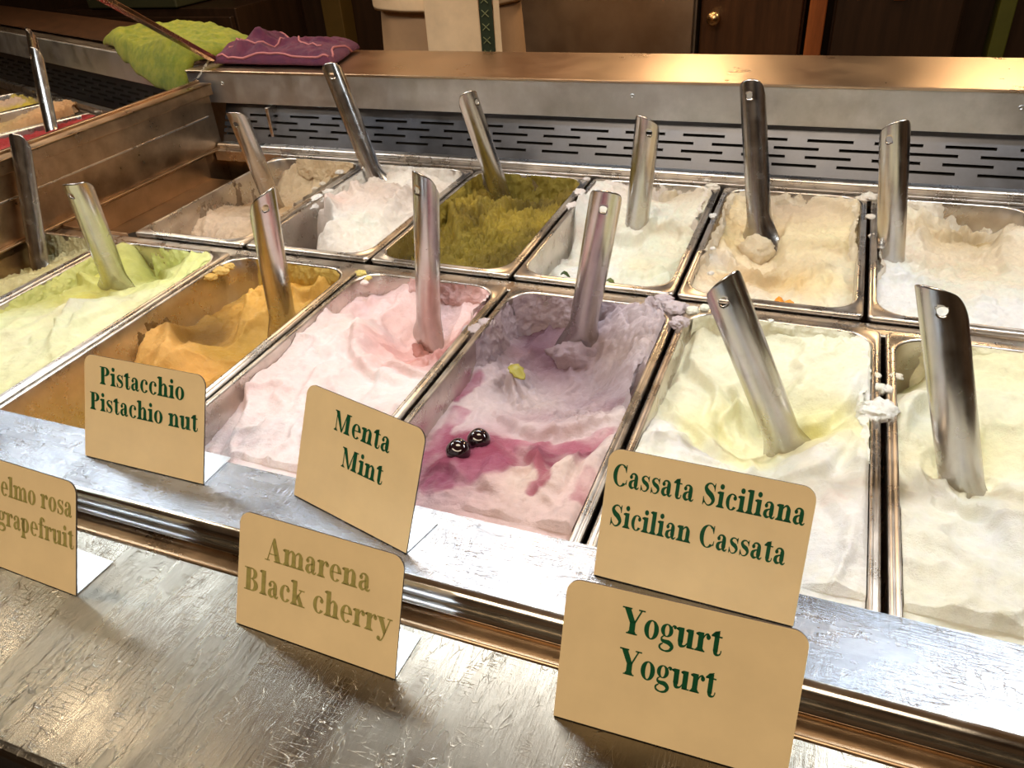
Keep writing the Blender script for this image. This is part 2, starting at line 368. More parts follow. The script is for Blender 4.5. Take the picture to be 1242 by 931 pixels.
GELATO = [
 {'name':'lemon_cream','box':(-0.331,-0.179,-0.34,-0.01),'ctrl':[(-0.2575,-0.0865,-0.03),(-0.3708,-0.0081,-0.04),(-0.2456,-0.0493,-0.03),(-0.2881,0.0153,-0.03),(-0.3713,0.0232,-0.03),(-0.264,0.0243,-0.02),(-0.245,-0.1146,-0.02)],'cols':[(-0.2548,-0.0954,240,235,182),(-0.2544,-0.0728,221,204,140),(-0.2425,-0.0223,208,201,157),(-0.3324,-0.0181,165,157,106),(-0.3218,0.011,199,191,148)],'ridges':[],'strokes':[],'smears':[('B',0.0,1,0.7,(212,206,165))],'blobs':[],'rough':0.8,'ice':0.7,'spots':[]},
 {'name':'lime','box':(-0.161,-0.009,-0.34,-0.01),'ctrl':[(-0.161,-0.1542,-0.0114),(-0.161,-0.1216,-0.0151),(-0.161,-0.0751,-0.0195),(-0.161,-0.0172,-0.0061),(-0.1363,-0.0014,-0.003),(-0.0504,-0.0145,-0.003),(-0.0025,-0.012,-0.001),(-0.0165,-0.0751,-0.006),(-0.0156,-0.1194,-0.006),(-0.0145,-0.2075,-0.006),(-0.0067,-0.2707,-0.006),(-0.1702,-0.0339,-0.034),(-0.1691,-0.0074,-0.032),(-0.1217,-0.0103,-0.034),(-0.0673,-0.0445,-0.022),(-0.0787,-0.0828,-0.02),(-0.0713,-0.1414,-0.004),(-0.0748,-0.1915,-0.006),(-0.0644,-0.2383,-0.005),(-0.0388,-0.2773,-0.005),(-0.1291,-0.0131,-0.012),(-0.1556,-0.0921,-0.022),(-0.1455,-0.1337,-0.018)],'cols':[(-0.0932,-0.2212,247,249,208),(-0.0811,-0.1504,251,252,223),(-0.102,-0.1737,247,251,208),(-0.0579,-0.1166,247,249,204),(-0.0826,0.0159,232,241,157),(-0.0559,-0.0563,230,235,157),(-0.1415,-0.0561,212,212,118),(-0.1084,-0.0186,180,179,95),(-0.1866,0.0161,190,187,118),(-0.1633,-0.1186,208,208,126),(-0.1638,-0.0835,196,193,114),(-0.1739,-0.1527,212,212,141),(-0.1151,-0.1122,237,232,118),(-0.1288,-0.1809,240,246,196),(-0.1883,-0.0093,196,194,118)],'ridges':[([(-0.081,-0.1269),(-0.0837,-0.1464),(-0.0672,-0.1828),(-0.0281,-0.2283)],0.007,0.01),([(-0.0404,-0.1278),(-0.0569,-0.1394),(-0.0528,-0.1704),(-0.0248,-0.2121)],0.005,0.008),([(-0.1472,-0.0044),(-0.1102,-0.0098),(-0.0443,-0.0534)],0.006,0.006),([(-0.1847,-0.0993),(-0.1588,-0.0822),(-0.1221,-0.0877)],0.007,0.007)],'strokes':[],'smears':[('L',0.45,0.95,0.7,(221,221,141)),('B',0.3,0.95,0.6,(231,240,165)),('R',0.8,0.97,0.8,(232,240,157))],'blobs':[],'rough':0.22,'ice':0.22,'spots':[]},
 {'name':'pistachio_orange','box':(0.009,0.161,-0.34,-0.01),'ctrl':[(-0.0251,-0.1687,-0.06),(0.009,-0.1751,-0.0355),(0.009,-0.1345,-0.0331),(0.009,-0.1106,-0.0406),(0.009,-0.0483,-0.0467),(0.009,-0.006,-0.0526),(0.009,0.0207,-0.0573),(0.009,0.0488,-0.0578),(0.0814,0.0136,-0.03),(0.1317,0.001,-0.012),(0.1635,-0.0159,-0.008),(0.1056,-0.1323,-0.05),(0.109,-0.0811,-0.05),(0.0862,-0.169,-0.045),(0.0659,-0.178,-0.026),(0.0606,-0.1493,-0.028),(0.0471,-0.1238,-0.05),(0.1429,-0.0396,-0.03),(0.0866,-0.0874,-0.035),(0.0998,-0.075,-0.03),(0.0521,-0.0913,-0.053),(-0.0525,-0.2084,-0.085),(-0.0889,-0.2193,-0.09),(0.0614,-0.1983,-0.045),(0.1215,-0.1743,-0.04)],'cols':[(0.0103,-0.1509,240,186,105),(0.0454,-0.1607,240,186,105),(0.0798,-0.1712,232,174,90),(0.0836,-0.1389,196,152,62),(0.0982,-0.1185,200,156,62),(0.0862,-0.06,222,172,84),(0.0669,-0.0556,240,186,90),(0.0813,-0.0225,222,160,60),(0.0761,0.0178,205,168,78),(0.1027,0.0464,212,180,100),(0.1192,0.0286,205,150,40),(0.0324,-0.1018,130,95,35),(0.0312,-0.1197,150,110,45),(0.126,-0.0941,226,190,110),(0.1215,-0.1743,220,164,76),(0.0168,-0.2534,215,175,60)],'ridges':[([(0.0487,-0.1645),(0.0215,-0.131),(0.0235,-0.1042)],0.01,0.008),([(0.0059,-0.1319),(0.0096,-0.1596),(0.0148,-0.1821)],0.006,0.01),([(0.0826,-0.0321),(0.0619,-0.0414),(0.0651,-0.0749),(0.0746,-0.108)],0.008,0.009),([(0.0916,-0.0335),(0.1266,-0.0303),(0.1366,0.0125)],0.006,0.007)],'strokes':[],'smears':[('B',0.2,1,0.85,(206,172,84)),('L',0.52,0.66,0.5,(120,88,40))],'blobs':[(0.0205,-0.0456,0.001,0.008,(236,196,110)),(0.0204,-0.0329,0.001,0.006,(236,196,110)),(0.0166,-0.059,0.0,0.006,(230,186,96))],'rough':0.35,'ice':0.35,'spots':[(0.0655,-0.0464,0.05,1.2)]},
 {'name':'pink','box':(0.179,0.331,-0.34,-0.01),'ctrl':[(0.179,-0.265,-0.0355),(0.179,-0.2167,-0.0196),(0.179,-0.1722,-0.0131),(0.179,-0.103,-0.0082),(0.1602,-0.0559,-0.022),(0.1731,-0.0282,-0.022),(0.1814,-0.0104,-0.03),(0.2239,-0.0102,-0.013),(0.2691,-0.0034,-0.006),(0.2892,-0.0099,-0.019),(0.3248,-0.0048,-0.003),(0.2262,-0.0584,-0.04),(0.2561,-0.0661,-0.055),(0.2926,-0.0644,-0.05),(0.2385,-0.0435,-0.032),(0.2207,-0.0897,-0.014),(0.2388,-0.1362,-0.016),(0.2693,-0.1591,-0.016),(0.3217,-0.1799,-0.01),(0.2739,-0.2307,-0.008),(0.2393,-0.261,-0.01),(0.2419,-0.2949,-0.008),(0.3161,-0.0696,-0.02),(0.3244,-0.0373,-0.012),(0.3246,-0.213,-0.006),(0.2206,-0.1479,-0.012),(0.3217,-0.1352,-0.02),(0.2082,-0.2068,-0.012)],'cols':[(0.2159,-0.2655,252,230,231),(0.2064,-0.195,249,222,222),(0.2198,-0.1495,254,233,233),(0.2104,-0.0899,252,227,223),(0.2501,-0.0955,238,188,185),(0.2905,-0.1225,222,155,147),(0.3094,-0.1099,203,140,134),(0.2792,-0.133,251,220,217),(0.2003,-0.0401,246,212,212),(0.292,-0.0163,247,211,209),(0.3144,0.0173,246,215,212),(0.2596,0.0131,211,179,171),(0.2839,-0.1859,254,235,235),(0.3182,-0.176,254,236,236),(0.2613,-0.2629,254,233,236)],'ridges':[([(0.2055,-0.0392),(0.2198,-0.0964),(0.2451,-0.1434),(0.2909,-0.1681),(0.3301,-0.1673)],0.006,0.01),([(0.1813,-0.1799),(0.1799,-0.2103),(0.1985,-0.2428),(0.2088,-0.2853)],0.008,0.007),([(0.2619,-0.146),(0.2986,-0.1524),(0.3325,-0.1563)],0.006,0.006),([(0.2374,-0.1318),(0.2273,-0.1777),(0.2456,-0.2362)],0.003,0.007),([(0.1843,-0.0899),(0.1712,-0.0812),(0.1795,-0.103)],0.008,0.005)],'strokes':[],'smears':[('B',0.35,1,0.8,(233,191,188)),('R',0.82,0.98,0.8,(247,222,219))],'blobs':[(0.1915,-0.0314,0.001,0.005,(250,230,225)),(0.1902,-0.0221,0.002,0.004,(236,214,130)),(0.1759,-0.0116,0.001,0.005,(232,210,120))],'rough':0.25,'ice':0.3,'spots':[(0.312,-0.1238,0.03,2.0)]},
 {'name':'black_cherry','box':(0.349,0.501,-0.34,-0.01),'ctrl':[(0.349,-0.2242,-0.0294),(0.349,-0.1783,-0.0292),(0.349,-0.1181,-0.0303),(0.349,-0.0797,-0.0315),(0.3358,0.0059,-0.04),(0.3469,0.0265,-0.03),(0.3666,0.0239,-0.012),(0.3565,0.021,-0.06),(0.3934,0.0485,-0.04),(0.4559,0.0078,-0.006),(0.3696,-0.0817,-0.045),(0.4073,-0.0979,-0.055),(0.4468,-0.0999,-0.055),(0.4662,-0.0884,-0.05),(0.4905,-0.0399,-0.006),(0.5131,-0.0771,-0.006),(0.5091,-0.0246,0.001),(0.4841,-0.0889,-0.012),(0.5019,-0.1322,-0.022),(0.459,-0.1627,-0.03),(0.3889,-0.2299,-0.016),(0.4314,-0.2663,-0.008),(0.4569,-0.2347,-0.012),(0.4984,-0.2076,-0.008),(0.4895,-0.278,-0.005),(0.4501,-0.2818,-0.005),(0.378,-0.2511,-0.018),(0.3543,-0.1818,-0.03),(0.3872,-0.1636,-0.036),(0.4227,-0.1792,-0.03),(0.5055,-0.1876,-0.006),(0.3356,-0.1153,-0.03),(0.3643,-0.127,-0.035)],'cols':[(0.3489,-0.0016,128,96,108),(0.3736,-0.0213,116,82,96),(0.3817,-0.044,110,74,90),(0.4017,-0.0544,120,84,98),(0.3693,-0.0553,150,120,130),(0.4094,-0.0284,144,112,122),(0.3406,-0.0468,206,186,192),(0.3517,-0.1127,196,176,184),(0.3851,-0.1174,205,188,192),(0.3789,-0.1585,222,204,208),(0.4146,-0.1355,206,188,190),(0.4583,-0.1597,188,166,172),(0.4576,-0.1103,176,152,160),(0.4745,-0.0497,214,198,204),(0.4929,-0.0141,214,200,206),(0.5012,0.0208,212,196,204),(0.4482,0.0068,200,182,190),(0.4938,-0.1129,206,188,194),(0.5012,-0.0847,220,204,208),(0.4836,-0.1405,164,132,142),(0.4265,-0.1689,184,156,164),(0.4296,-0.1964,222,200,204),(0.3685,-0.1859,226,206,212),(0.3793,-0.2328,152,70,104),(0.4091,-0.2538,178,98,124),(0.4265,-0.2237,190,110,134),(0.4287,-0.2619,232,196,196),(0.4542,-0.2631,240,216,206),(0.4762,-0.2562,240,216,208),(0.4534,-0.2257,236,206,204),(0.4881,-0.2151,246,228,226),(0.4986,-0.1593,246,230,228),(0.4921,-0.2687,238,208,206),(0.375,-0.2594,240,220,220)],'ridges':[([(0.3774,-0.1538),(0.4303,-0.1975),(0.4667,-0.1867),(0.4988,-0.1606)],0.006,0.009),([(0.3773,-0.2614),(0.408,-0.271),(0.4369,-0.2801)],0.003,0.008),([(0.4339,-0.2243),(0.4551,-0.2473),(0.4585,-0.2734)],0.005,0.008),([(0.4971,-0.225),(0.4774,-0.2405),(0.4693,-0.27)],0.006,0.009),([(0.5067,-0.1922),(0.494,-0.2354),(0.4902,-0.2804)],0.004,0.009),([(0.4235,-0.2473),(0.4282,-0.2739),(0.4522,-0.2881)],0.004,0.008),([(0.3859,-0.0795),(0.3799,-0.1098),(0.3944,-0.1391)],0.012,0.006)],'strokes':[([(0.3879,-0.2701),(0.378,-0.2279),(0.4092,-0.2291),(0.4512,-0.2364),(0.4782,-0.2234)],0.017,(150,58,92)),([(0.3906,-0.2548),(0.408,-0.2495),(0.43,-0.2477)],0.014,(158,66,98)),([(0.395,-0.2842),(0.4099,-0.275),(0.427,-0.2559)],0.011,(172,90,120)),([(0.3637,-0.1752),(0.3618,-0.2328),(0.3659,-0.2522)],0.007,(172,92,124)),([(0.4371,-0.2155),(0.4753,-0.2143),(0.4886,-0.1949)],0.01,(192,112,136)),([(0.4464,-0.2404),(0.4665,-0.2621),(0.4653,-0.2756)],0.005,(178,92,112)),([(0.3554,-0.1236),(0.351,-0.158)],0.006,(176,100,130)),([(0.4954,-0.2788),(0.4989,-0.2521)],0.006,(196,130,140))],'smears':[('B',0.0,1,0.75,(190,170,178)),('L',0.7,0.95,0.8,(190,170,178)),('R',0.55,0.98,0.9,(208,192,198))],'blobs':[(0.337,-0.0846,-0.004,0.01,(214,198,202)),(0.3426,-0.0724,-0.003,0.009,(214,198,202)),(0.3326,-0.0941,-0.008,0.006,(208,188,194)),(0.5041,-0.007,0.002,0.01,(214,200,206)),(0.4921,0.0066,0.002,0.008,(214,200,206)),(0.5137,-0.0329,0.002,0.009,(214,200,206))],'rough':0.35,'ice':0.5,'spots':[(0.4856,-0.0161,0.07,2.2),(0.4778,-0.0776,0.05,2.0),(0.4146,-0.1355,0.04,1.6),(0.4583,-0.1597,0.04,2.0),(0.3802,-0.1048,0.04,1.8)]},
 {'name':'cassata','box':(0.519,0.671,-0.34,-0.01),'ctrl':[(0.519,-0.1786,-0.0096),(0.5196,-0.103,-0.03),(0.5168,-0.0359,-0.03),(0.526,-0.0118,-0.012),(0.5487,-0.0304,-0.028),(0.5676,-0.0169,-0.02),(0.5944,-0.0097,-0.014),(0.6419,-0.0105,-0.012),(0.6106,-0.0368,-0.014),(0.6609,-0.0227,-0.006),(0.669,-0.1003,-0.003),(0.6395,-0.0984,-0.01),(0.6158,-0.0932,-0.018),(0.5386,-0.097,-0.022),(0.5496,-0.1186,-0.03),(0.5658,-0.1316,-0.042),(0.5874,-0.1482,-0.045),(0.6013,-0.1057,-0.045),(0.5773,-0.0789,-0.035),(0.5546,-0.0671,-0.03),(0.6117,-0.1033,-0.028),(0.6324,-0.1516,-0.02),(0.6434,-0.1326,-0.024),(0.5307,-0.1904,-0.006),(0.5641,-0.2122,-0.004),(0.6451,-0.2213,-0.005),(0.6653,-0.2559,-0.003),(0.6483,-0.2892,-0.003),(0.6231,-0.2566,-0.008),(0.6662,-0.1837,-0.002),(0.6228,-0.1742,-0.02),(0.6582,-0.1396,-0.008)],'cols':[(0.5275,-0.1726,252,252,247),(0.5618,-0.1927,254,254,251),(0.5326,-0.1018,247,245,221),(0.5433,-0.0453,248,246,222),(0.5635,-0.1289,242,239,193),(0.5885,-0.1748,244,239,186),(0.555,-0.1537,241,237,186),(0.5937,-0.12,245,242,202),(0.6127,-0.0533,248,245,218),(0.6383,-0.0461,248,245,216),(0.6425,-0.1278,242,238,186),(0.6342,-0.1355,226,219,150),(0.6628,0.0018,248,245,224),(0.6708,-0.0975,252,251,242),(0.6349,-0.1892,251,251,241),(0.6485,-0.2434,254,254,251),(0.6678,-0.2373,254,254,252),(0.653,-0.2342,251,238,235),(0.6145,-0.2045,251,249,235),(0.5667,-0.0097,234,229,201)],'ridges':[([(0.5255,-0.0054),(0.5297,-0.0491),(0.5422,-0.0798),(0.5581,-0.0945),(0.5574,-0.1307)],0.008,0.008),([(0.5631,-0.0778),(0.5793,-0.098),(0.57,-0.1242),(0.5851,-0.142)],0.007,0.006),([(0.5237,-0.1405),(0.5491,-0.1554),(0.5708,-0.1751),(0.5897,-0.1843)],0.008,0.009),([(0.5658,-0.0089),(0.5924,-0.0587),(0.6107,-0.1153),(0.6299,-0.1319),(0.6523,-0.1144),(0.6631,-0.0767)],0.007,0.008),([(0.6239,-0.2071),(0.644,-0.192),(0.6585,-0.1497)],0.006,0.01),([(0.645,-0.2225),(0.6609,-0.2563),(0.6573,-0.2854)],0.003,0.007),([(0.5619,-0.1311),(0.5749,-0.11),(0.5925,-0.122)],0.007,0.006)],'strokes':[],'smears':[('B',0.0,0.9,0.7,(238,235,212)),('R',0.5,0.98,0.9,(251,249,238))],'blobs':[(0.6785,-0.12,0.001,0.01,(254,253,246)),(0.673,-0.127,0.001,0.009,(254,253,246)),(0.6778,-0.0894,-0.001,0.006,(252,250,236)),(0.6742,-0.0726,-0.001,0.005,(250,248,230)),(0.6831,-0.0909,0.001,0.004,(250,248,240)),(0.5203,-0.0057,0.001,0.006,(246,246,230)),(0.5644,-0.0084,0.001,0.003,(250,250,240)),(0.589,-0.0081,0.001,0.003,(250,250,240)),(0.5302,0.0017,0.001,0.005,(246,246,230))],'rough':0.25,'ice':0.3,'spots':[(0.6369,-0.0195,0.04,1.2)]},
 {'name':'lemon','box':(0.689,0.841,-0.34,-0.01),'ctrl':[(0.6899,-0.2039,-0.008),(0.6907,-0.1547,-0.008),(0.6946,-0.102,-0.012),(0.7165,-0.0094,-0.046),(0.7222,-0.0098,-0.028),(0.7596,-0.009,-0.006),(0.7086,-0.0927,-0.008),(0.7284,-0.1756,-0.022),(0.7243,-0.1527,-0.02),(0.742,-0.1761,-0.018),(0.7496,-0.1152,-0.006),(0.7737,-0.0574,-0.004),(0.758,-0.1885,-0.003),(0.7018,-0.2443,-0.003),(0.7345,-0.2678,-0.003),(0.7173,-0.2268,-0.008),(0.7771,-0.0058,-0.005)],'cols':[(0.6993,-0.1109,249,247,225),(0.7118,-0.0742,251,249,229),(0.7593,-0.0489,245,241,203),(0.7641,0.0022,241,235,193),(0.7407,-0.1384,244,238,193),(0.7715,-0.0895,249,247,218),(0.7119,-0.1997,252,251,238),(0.7417,-0.2356,252,251,239),(0.7606,-0.1845,252,249,231),(0.704,-0.0404,179,170,114),(0.7283,-0.1694,241,235,193)],'ridges':[([(0.6924,-0.1368),(0.7031,-0.1024),(0.7151,-0.0823)],0.008,0.008),([(0.7046,-0.1993),(0.7234,-0.2032),(0.7449,-0.218),(0.7528,-0.2439)],0.006,0.009),([(0.6961,-0.1646),(0.7054,-0.1883),(0.7198,-0.1923)],0.004,0.008),([(0.7441,-0.1847),(0.7372,-0.1521),(0.7476,-0.0894)],0.003,0.008),([(0.6973,-0.2519),(0.7188,-0.2588),(0.7295,-0.2811)],0.003,0.009)],'strokes':[],'smears':[('B',0.15,1,0.85,(244,239,205))],'blobs':[(0.6893,-0.0699,0.0,0.004,(240,236,220))],'rough':0.2,'ice':0.4,'spots':[(0.7278,-0.1782,0.03,1.8)]},
 {'name':'hazelnut','box':(-0.1607,-0.0116,0.029,0.311),'ctrl':[(-0.156,0.035,-0.13),(-0.156,0.06,-0.1),(-0.13,0.035,-0.11),(-0.1,0.035,-0.06),(-0.1818,0.1125,-0.035),(-0.1839,0.1471,-0.03),(-0.1083,0.1398,-0.03),(-0.2658,0.255,-0.05),(-0.2739,0.323,-0.055),(-0.1902,0.2398,-0.045),(-0.1592,0.2771,-0.05),(-0.1108,0.2988,-0.035),(-0.0649,0.3119,-0.02),(-0.114,0.1142,-0.026),(-0.067,0.1206,-0.03),(-0.1181,0.2219,-0.045),(-0.1301,0.3149,-0.01),(-0.1908,0.3545,-0.02)],'cols':[(-0.1577,0.1039,226,200,172),(-0.1118,0.1141,232,206,178),(-0.0986,0.1314,226,200,172),(-0.2049,0.203,140,116,92),(-0.1967,0.2392,160,132,106),(-0.1226,0.1714,196,168,138),(-0.1407,0.3049,214,188,152),(-0.1125,0.3292,220,194,156),(-0.0972,0.3515,196,176,136),(-0.1838,0.0562,110,80,52),(-0.0888,0.2103,196,164,122),(-0.0554,0.1266,206,178,146)],'ridges':[([(-0.1922,0.1223),(-0.2336,0.1841),(-0.218,0.2105)],0.009,0.007),([(-0.237,0.213),(-0.2734,0.276),(-0.2588,0.2977)],0.007,0.005),([(-0.0606,0.0948),(-0.0736,0.1475),(-0.0593,0.1742)],0.005,0.006)],'strokes':[],'smears':[('B',0.25,1,0.95,(218,192,154)),('L',0.35,0.8,0.45,(140,118,94)),('R',0.4,0.95,0.9,(216,196,170))],'blobs':[(-0.0237,0.224,0.001,0.005,(226,214,196)),(-0.0229,0.2045,0.001,0.004,(226,214,196))],'rough':0.6,'ice':0.6,'spots':[]},
 {'name':'white_cream','box':(0.0064,0.1555,0.029,0.311),'ctrl':[(0.01,0.04,-0.13),(0.01,0.1,-0.12),(0.01,0.15,-0.09),(0.035,0.04,-0.12),(0.035,0.08,-0.12),(0.03,0.12,-0.1),(0.055,0.035,-0.07),(0.057,0.0856,-0.02),(0.0267,0.1318,-0.006),(0.017,0.1747,-0.01),(0.1016,0.0944,-0.014),(0.1264,0.1303,-0.016),(0.1025,0.2438,-0.012),(0.0172,0.2759,-0.03),(0.0455,0.3035,-0.01),(0.1161,0.0871,-0.02),(-0.0904,0.3202,-0.045),(-0.0601,0.339,-0.02),(0.0913,0.3433,-0.012),(0.0901,0.386,-0.02),(0.0603,0.1238,-0.014),(0.0151,0.2138,-0.025),(-0.0243,0.327,-0.02)],'cols':[(0.0057,0.1688,250,244,240),(0.0551,0.1107,250,244,238),(0.1033,0.1089,250,240,226),(0.0502,0.1784,240,224,212),(0.0683,0.2119,218,198,184),(0.0158,0.2815,206,190,176),(0.0718,0.2759,246,238,228),(0.0509,0.3413,238,226,214),(0.0423,0.1709,238,208,196),(0.0839,0.3848,190,176,164),(-0.0536,0.3402,184,172,158),(-0.0055,0.1102,110,86,64),(0.0183,0.1023,110,86,64)],'ridges':[([(-0.0095,0.1822),(0.0282,0.1551),(0.0608,0.1131),(0.0757,0.071)],0.009,0.007),([(-0.0147,0.3106),(0.0094,0.2468),(0.0557,0.1796)],0.009,0.007),([(0.0669,0.3118),(0.1088,0.2073),(0.1176,0.1259)],0.004,0.008)],'strokes':[],'smears':[('B',0.05,0.95,0.8,(232,222,210)),('L',0.6,0.9,0.9,(236,228,216)),('L',0.25,0.6,0.3,(200,190,178))],'blobs':[(-0.0014,0.1769,-0.001,0.009,(250,246,242)),(0.0027,0.1558,-0.004,0.008,(250,246,242)),(0.001,0.1994,0.0,0.007,(240,234,226)),(-0.0273,0.2742,0.0,0.006,(238,230,220))],'rough':0.45,'ice':0.6,'spots':[(0.0412,0.2372,0.03,1.8)]},
 {'name':'pistachio_green','box':(0.1735,0.3226,0.029,0.311),'ctrl':[(0.1254,0.1353,-0.04),(0.1183,0.1624,-0.03),(0.1346,0.2049,-0.012),(0.1155,0.2949,-0.006),(0.1459,0.3074,-0.02),(0.168,0.2296,-0.03),(0.1819,0.1485,-0.04),(0.2273,0.1234,-0.035),(0.256,0.1567,-0.036),(0.2958,0.1102,-0.032),(0.2326,0.3653,-0.065),(0.2032,0.3791,-0.045),(0.2813,0.3722,-0.018),(0.2754,0.3699,-0.045),(0.283,0.293,-0.045),(0.2973,0.1891,-0.035),(0.1689,0.3686,-0.04),(0.151,0.1388,-0.05),(0.2532,0.2199,-0.03),(0.2112,0.239,-0.03)],'cols':[(0.1437,0.1183,132,112,34),(0.1806,0.0903,118,100,28),(0.1384,0.1834,150,130,44),(0.1168,0.3016,168,146,60),(0.148,0.1996,166,142,50),(0.1684,0.2184,176,150,56),(0.2034,0.132,142,120,36),(0.233,0.1145,136,118,34),(0.2709,0.1234,146,126,36),(0.2575,0.1827,182,156,56),(0.2928,0.2038,168,144,50),(0.2693,0.2693,104,86,26),(0.2259,0.3233,96,78,26),(0.1774,0.3835,152,132,50),(0.2826,0.368,176,152,58),(0.2599,0.3636,190,166,74),(0.3192,0.1587,120,100,24),(0.3019,0.0964,110,92,22),(0.1579,0.1342,172,148,50),(0.212,0.1859,120,98,26)],'ridges':[([(0.0989,0.247),(0.146,0.2266),(0.2075,0.1575),(0.2374,0.1034)],0.012,0.007),([(0.1018,0.3331),(0.1492,0.2596),(0.2069,0.1847)],0.01,0.007),([(0.2267,0.4228),(0.2555,0.3575),(0.265,0.28)],0.012,0.007),([(0.2377,0.2016),(0.2487,0.2455),(0.2827,0.2615)],0.009,0.008),([(0.105,0.1871),(0.1374,0.1943),(0.193,0.1281)],0.009,0.006),([(0.195,0.2482),(0.2375,0.1753),(0.2703,0.122)],0.009,0.007),([(0.2627,0.4295),(0.2896,0.3643),(0.2924,0.3009)],0.008,0.006)],'strokes':[],'smears':[('B',0.1,0.95,0.72,(150,130,44)),('L',0.3,0.95,0.9,(160,138,48)),('R',0.5,0.95,0.6,(160,138,48))],'blobs':[],'rough':1.7,'ice':0.9,'spots':[],'var':0.28},  # darkest colour points put the shade of the hollows into the green
 {'name':'ricotta_cream','box':(0.3406,0.4897,0.029,0.311),'ctrl':[(0.3172,0.1317,-0.05),(0.3298,0.1489,-0.046),(0.3377,0.1943,-0.044),(0.3353,0.2042,-0.008),(0.3319,0.2486,-0.002),(0.3614,0.2201,-0.012),(0.3574,0.3098,-0.006),(0.4158,0.3419,-0.03),(0.4396,0.3414,-0.028),(0.4034,0.3454,-0.012),(0.4671,0.3183,-0.012),(0.4839,0.3174,-0.003),(0.4148,0.171,-0.026),(0.4557,0.1578,-0.026),(0.4505,0.1014,-0.03),(0.3905,0.1199,-0.036),(0.3726,0.1155,-0.036),(0.479,0.2251,-0.012),(0.4808,0.1251,-0.028),(0.4098,0.1896,-0.014),(0.4815,0.2627,-0.006),(0.3785,0.196,-0.03)],'cols':[(0.3261,0.2666,252,242,237),(0.3372,0.2136,252,242,237),(0.3941,0.1078,250,249,245),(0.394,0.1759,252,245,230),(0.4457,0.1203,250,240,208),(0.4624,0.1684,250,242,216),(0.4289,0.234,252,245,228),(0.4094,0.1916,247,238,218),(0.4147,0.345,250,238,232),(0.4463,0.3211,213,194,157),(0.4714,0.3263,249,237,220),(0.4874,0.0898,250,242,216),(0.4805,0.2201,250,242,221),(0.3331,0.3778,208,191,170),(0.4489,0.0705,252,247,228)],'ridges':[([(0.3183,0.2675),(0.3434,0.2111),(0.3512,0.1544)],0.01,0.007),([(0.4024,0.3271),(0.4391,0.3049),(0.4513,0.3681)],0.008,0.006),([(0.3863,0.186),(0.4244,0.1709),(0.4363,0.2024)],0.008,0.007),([(0.4306,0.1844),(0.4645,0.2042),(0.48,0.1725)],0.005,0.007),([(0.4226,0.1044),(0.4588,0.1031),(0.4813,0.1441)],0.004,0.007)],'strokes':[],'smears':[('B',0.0,1,0.5,(245,233,221)),('R',0.6,0.97,0.9,(249,238,226))],'blobs':[(0.3372,0.2215,-0.002,0.01,(252,240,236)),(0.3298,0.2661,0.0,0.007,(252,240,236)),(0.4864,0.3126,0.001,0.008,(250,238,222)),(0.4767,0.3349,0.001,0.007,(250,238,222)),(0.5033,0.2204,0.0,0.004,(250,244,236)),(0.3258,0.3119,0.001,0.004,(250,240,236))],'rough':0.5,'ice':0.6,'spots':[(0.4664,0.3554,0.03,1.6)]},
 {'name':'almond_cream','box':(0.5077,0.6568,0.029,0.311),'ctrl':[(0.5111,0.0875,-0.016),(0.508,0.1653,-0.014),(0.5081,0.2316,-0.012),(0.5145,0.3026,-0.008),(0.5366,0.223,-0.026),(0.5645,0.1927,-0.042),(0.5796,0.1665,-0.036),(0.579,0.1237,-0.03),(0.5919,0.1941,-0.018),(0.6251,0.1973,-0.016),(0.6294,0.1253,-0.02),(0.6014,0.0893,-0.024),(0.5361,0.1006,-0.024),(0.6536,0.1994,-0.014),(0.5627,0.3168,-0.02),(0.5996,0.3225,-0.014),(0.6493,0.3089,-0.005),(0.6613,0.1047,-0.024),(0.6292,0.2938,-0.016),(0.5707,0.0854,-0.026),(0.5976,0.1312,-0.022)],'cols':[(0.5132,0.1367,246,238,228),(0.5327,0.1209,250,238,214),(0.5158,0.204,236,212,160),(0.5188,0.2801,240,220,180),(0.5603,0.1693,246,226,190),(0.5701,0.1202,214,186,140),(0.5918,0.1987,246,226,184),(0.6252,0.2066,248,230,188),(0.6304,0.1069,248,228,180),(0.5993,0.1083,240,208,150),(0.66,0.1329,248,236,206),(0.5533,0.3148,232,214,190),(0.5816,0.3208,216,192,164),(0.6182,0.3425,244,226,192),(0.5956,0.0624,250,238,214),(0.5562,0.0698,250,238,220),(0.654,0.0776,252,240,214),(0.5382,0.1123,238,196,130)],'ridges':[([(0.5135,0.1918),(0.5343,0.1422),(0.5546,0.117),(0.5795,0.1136),(0.5877,0.1553)],0.009,0.008),([(0.5849,0.2814),(0.5833,0.1967),(0.5929,0.1357)],0.006,0.007),([(0.6,0.0992),(0.6212,0.1329),(0.6375,0.1179),(0.635,0.09)],0.005,0.007),([(0.56,0.3446),(0.5561,0.2882),(0.5659,0.2394)],0.007,0.006),([(0.6005,0.3116),(0.6286,0.3042),(0.6519,0.271)],0.005,0.006)],'strokes':[],'smears':[('B',0.0,1,0.6,(242,226,200)),('L',0.3,0.95,0.9,(244,230,206)),('R',0.5,0.95,0.9,(246,232,206))],'blobs':[(0.6581,0.308,0.001,0.006,(248,234,216)),(0.5025,0.2253,0.0,0.004,(250,244,236)),(0.5164,0.1328,0.001,0.003,(250,244,236)),(0.5235,0.074,0.001,0.003,(250,244,236))],'rough':0.5,'ice':0.55,'spots':[]},
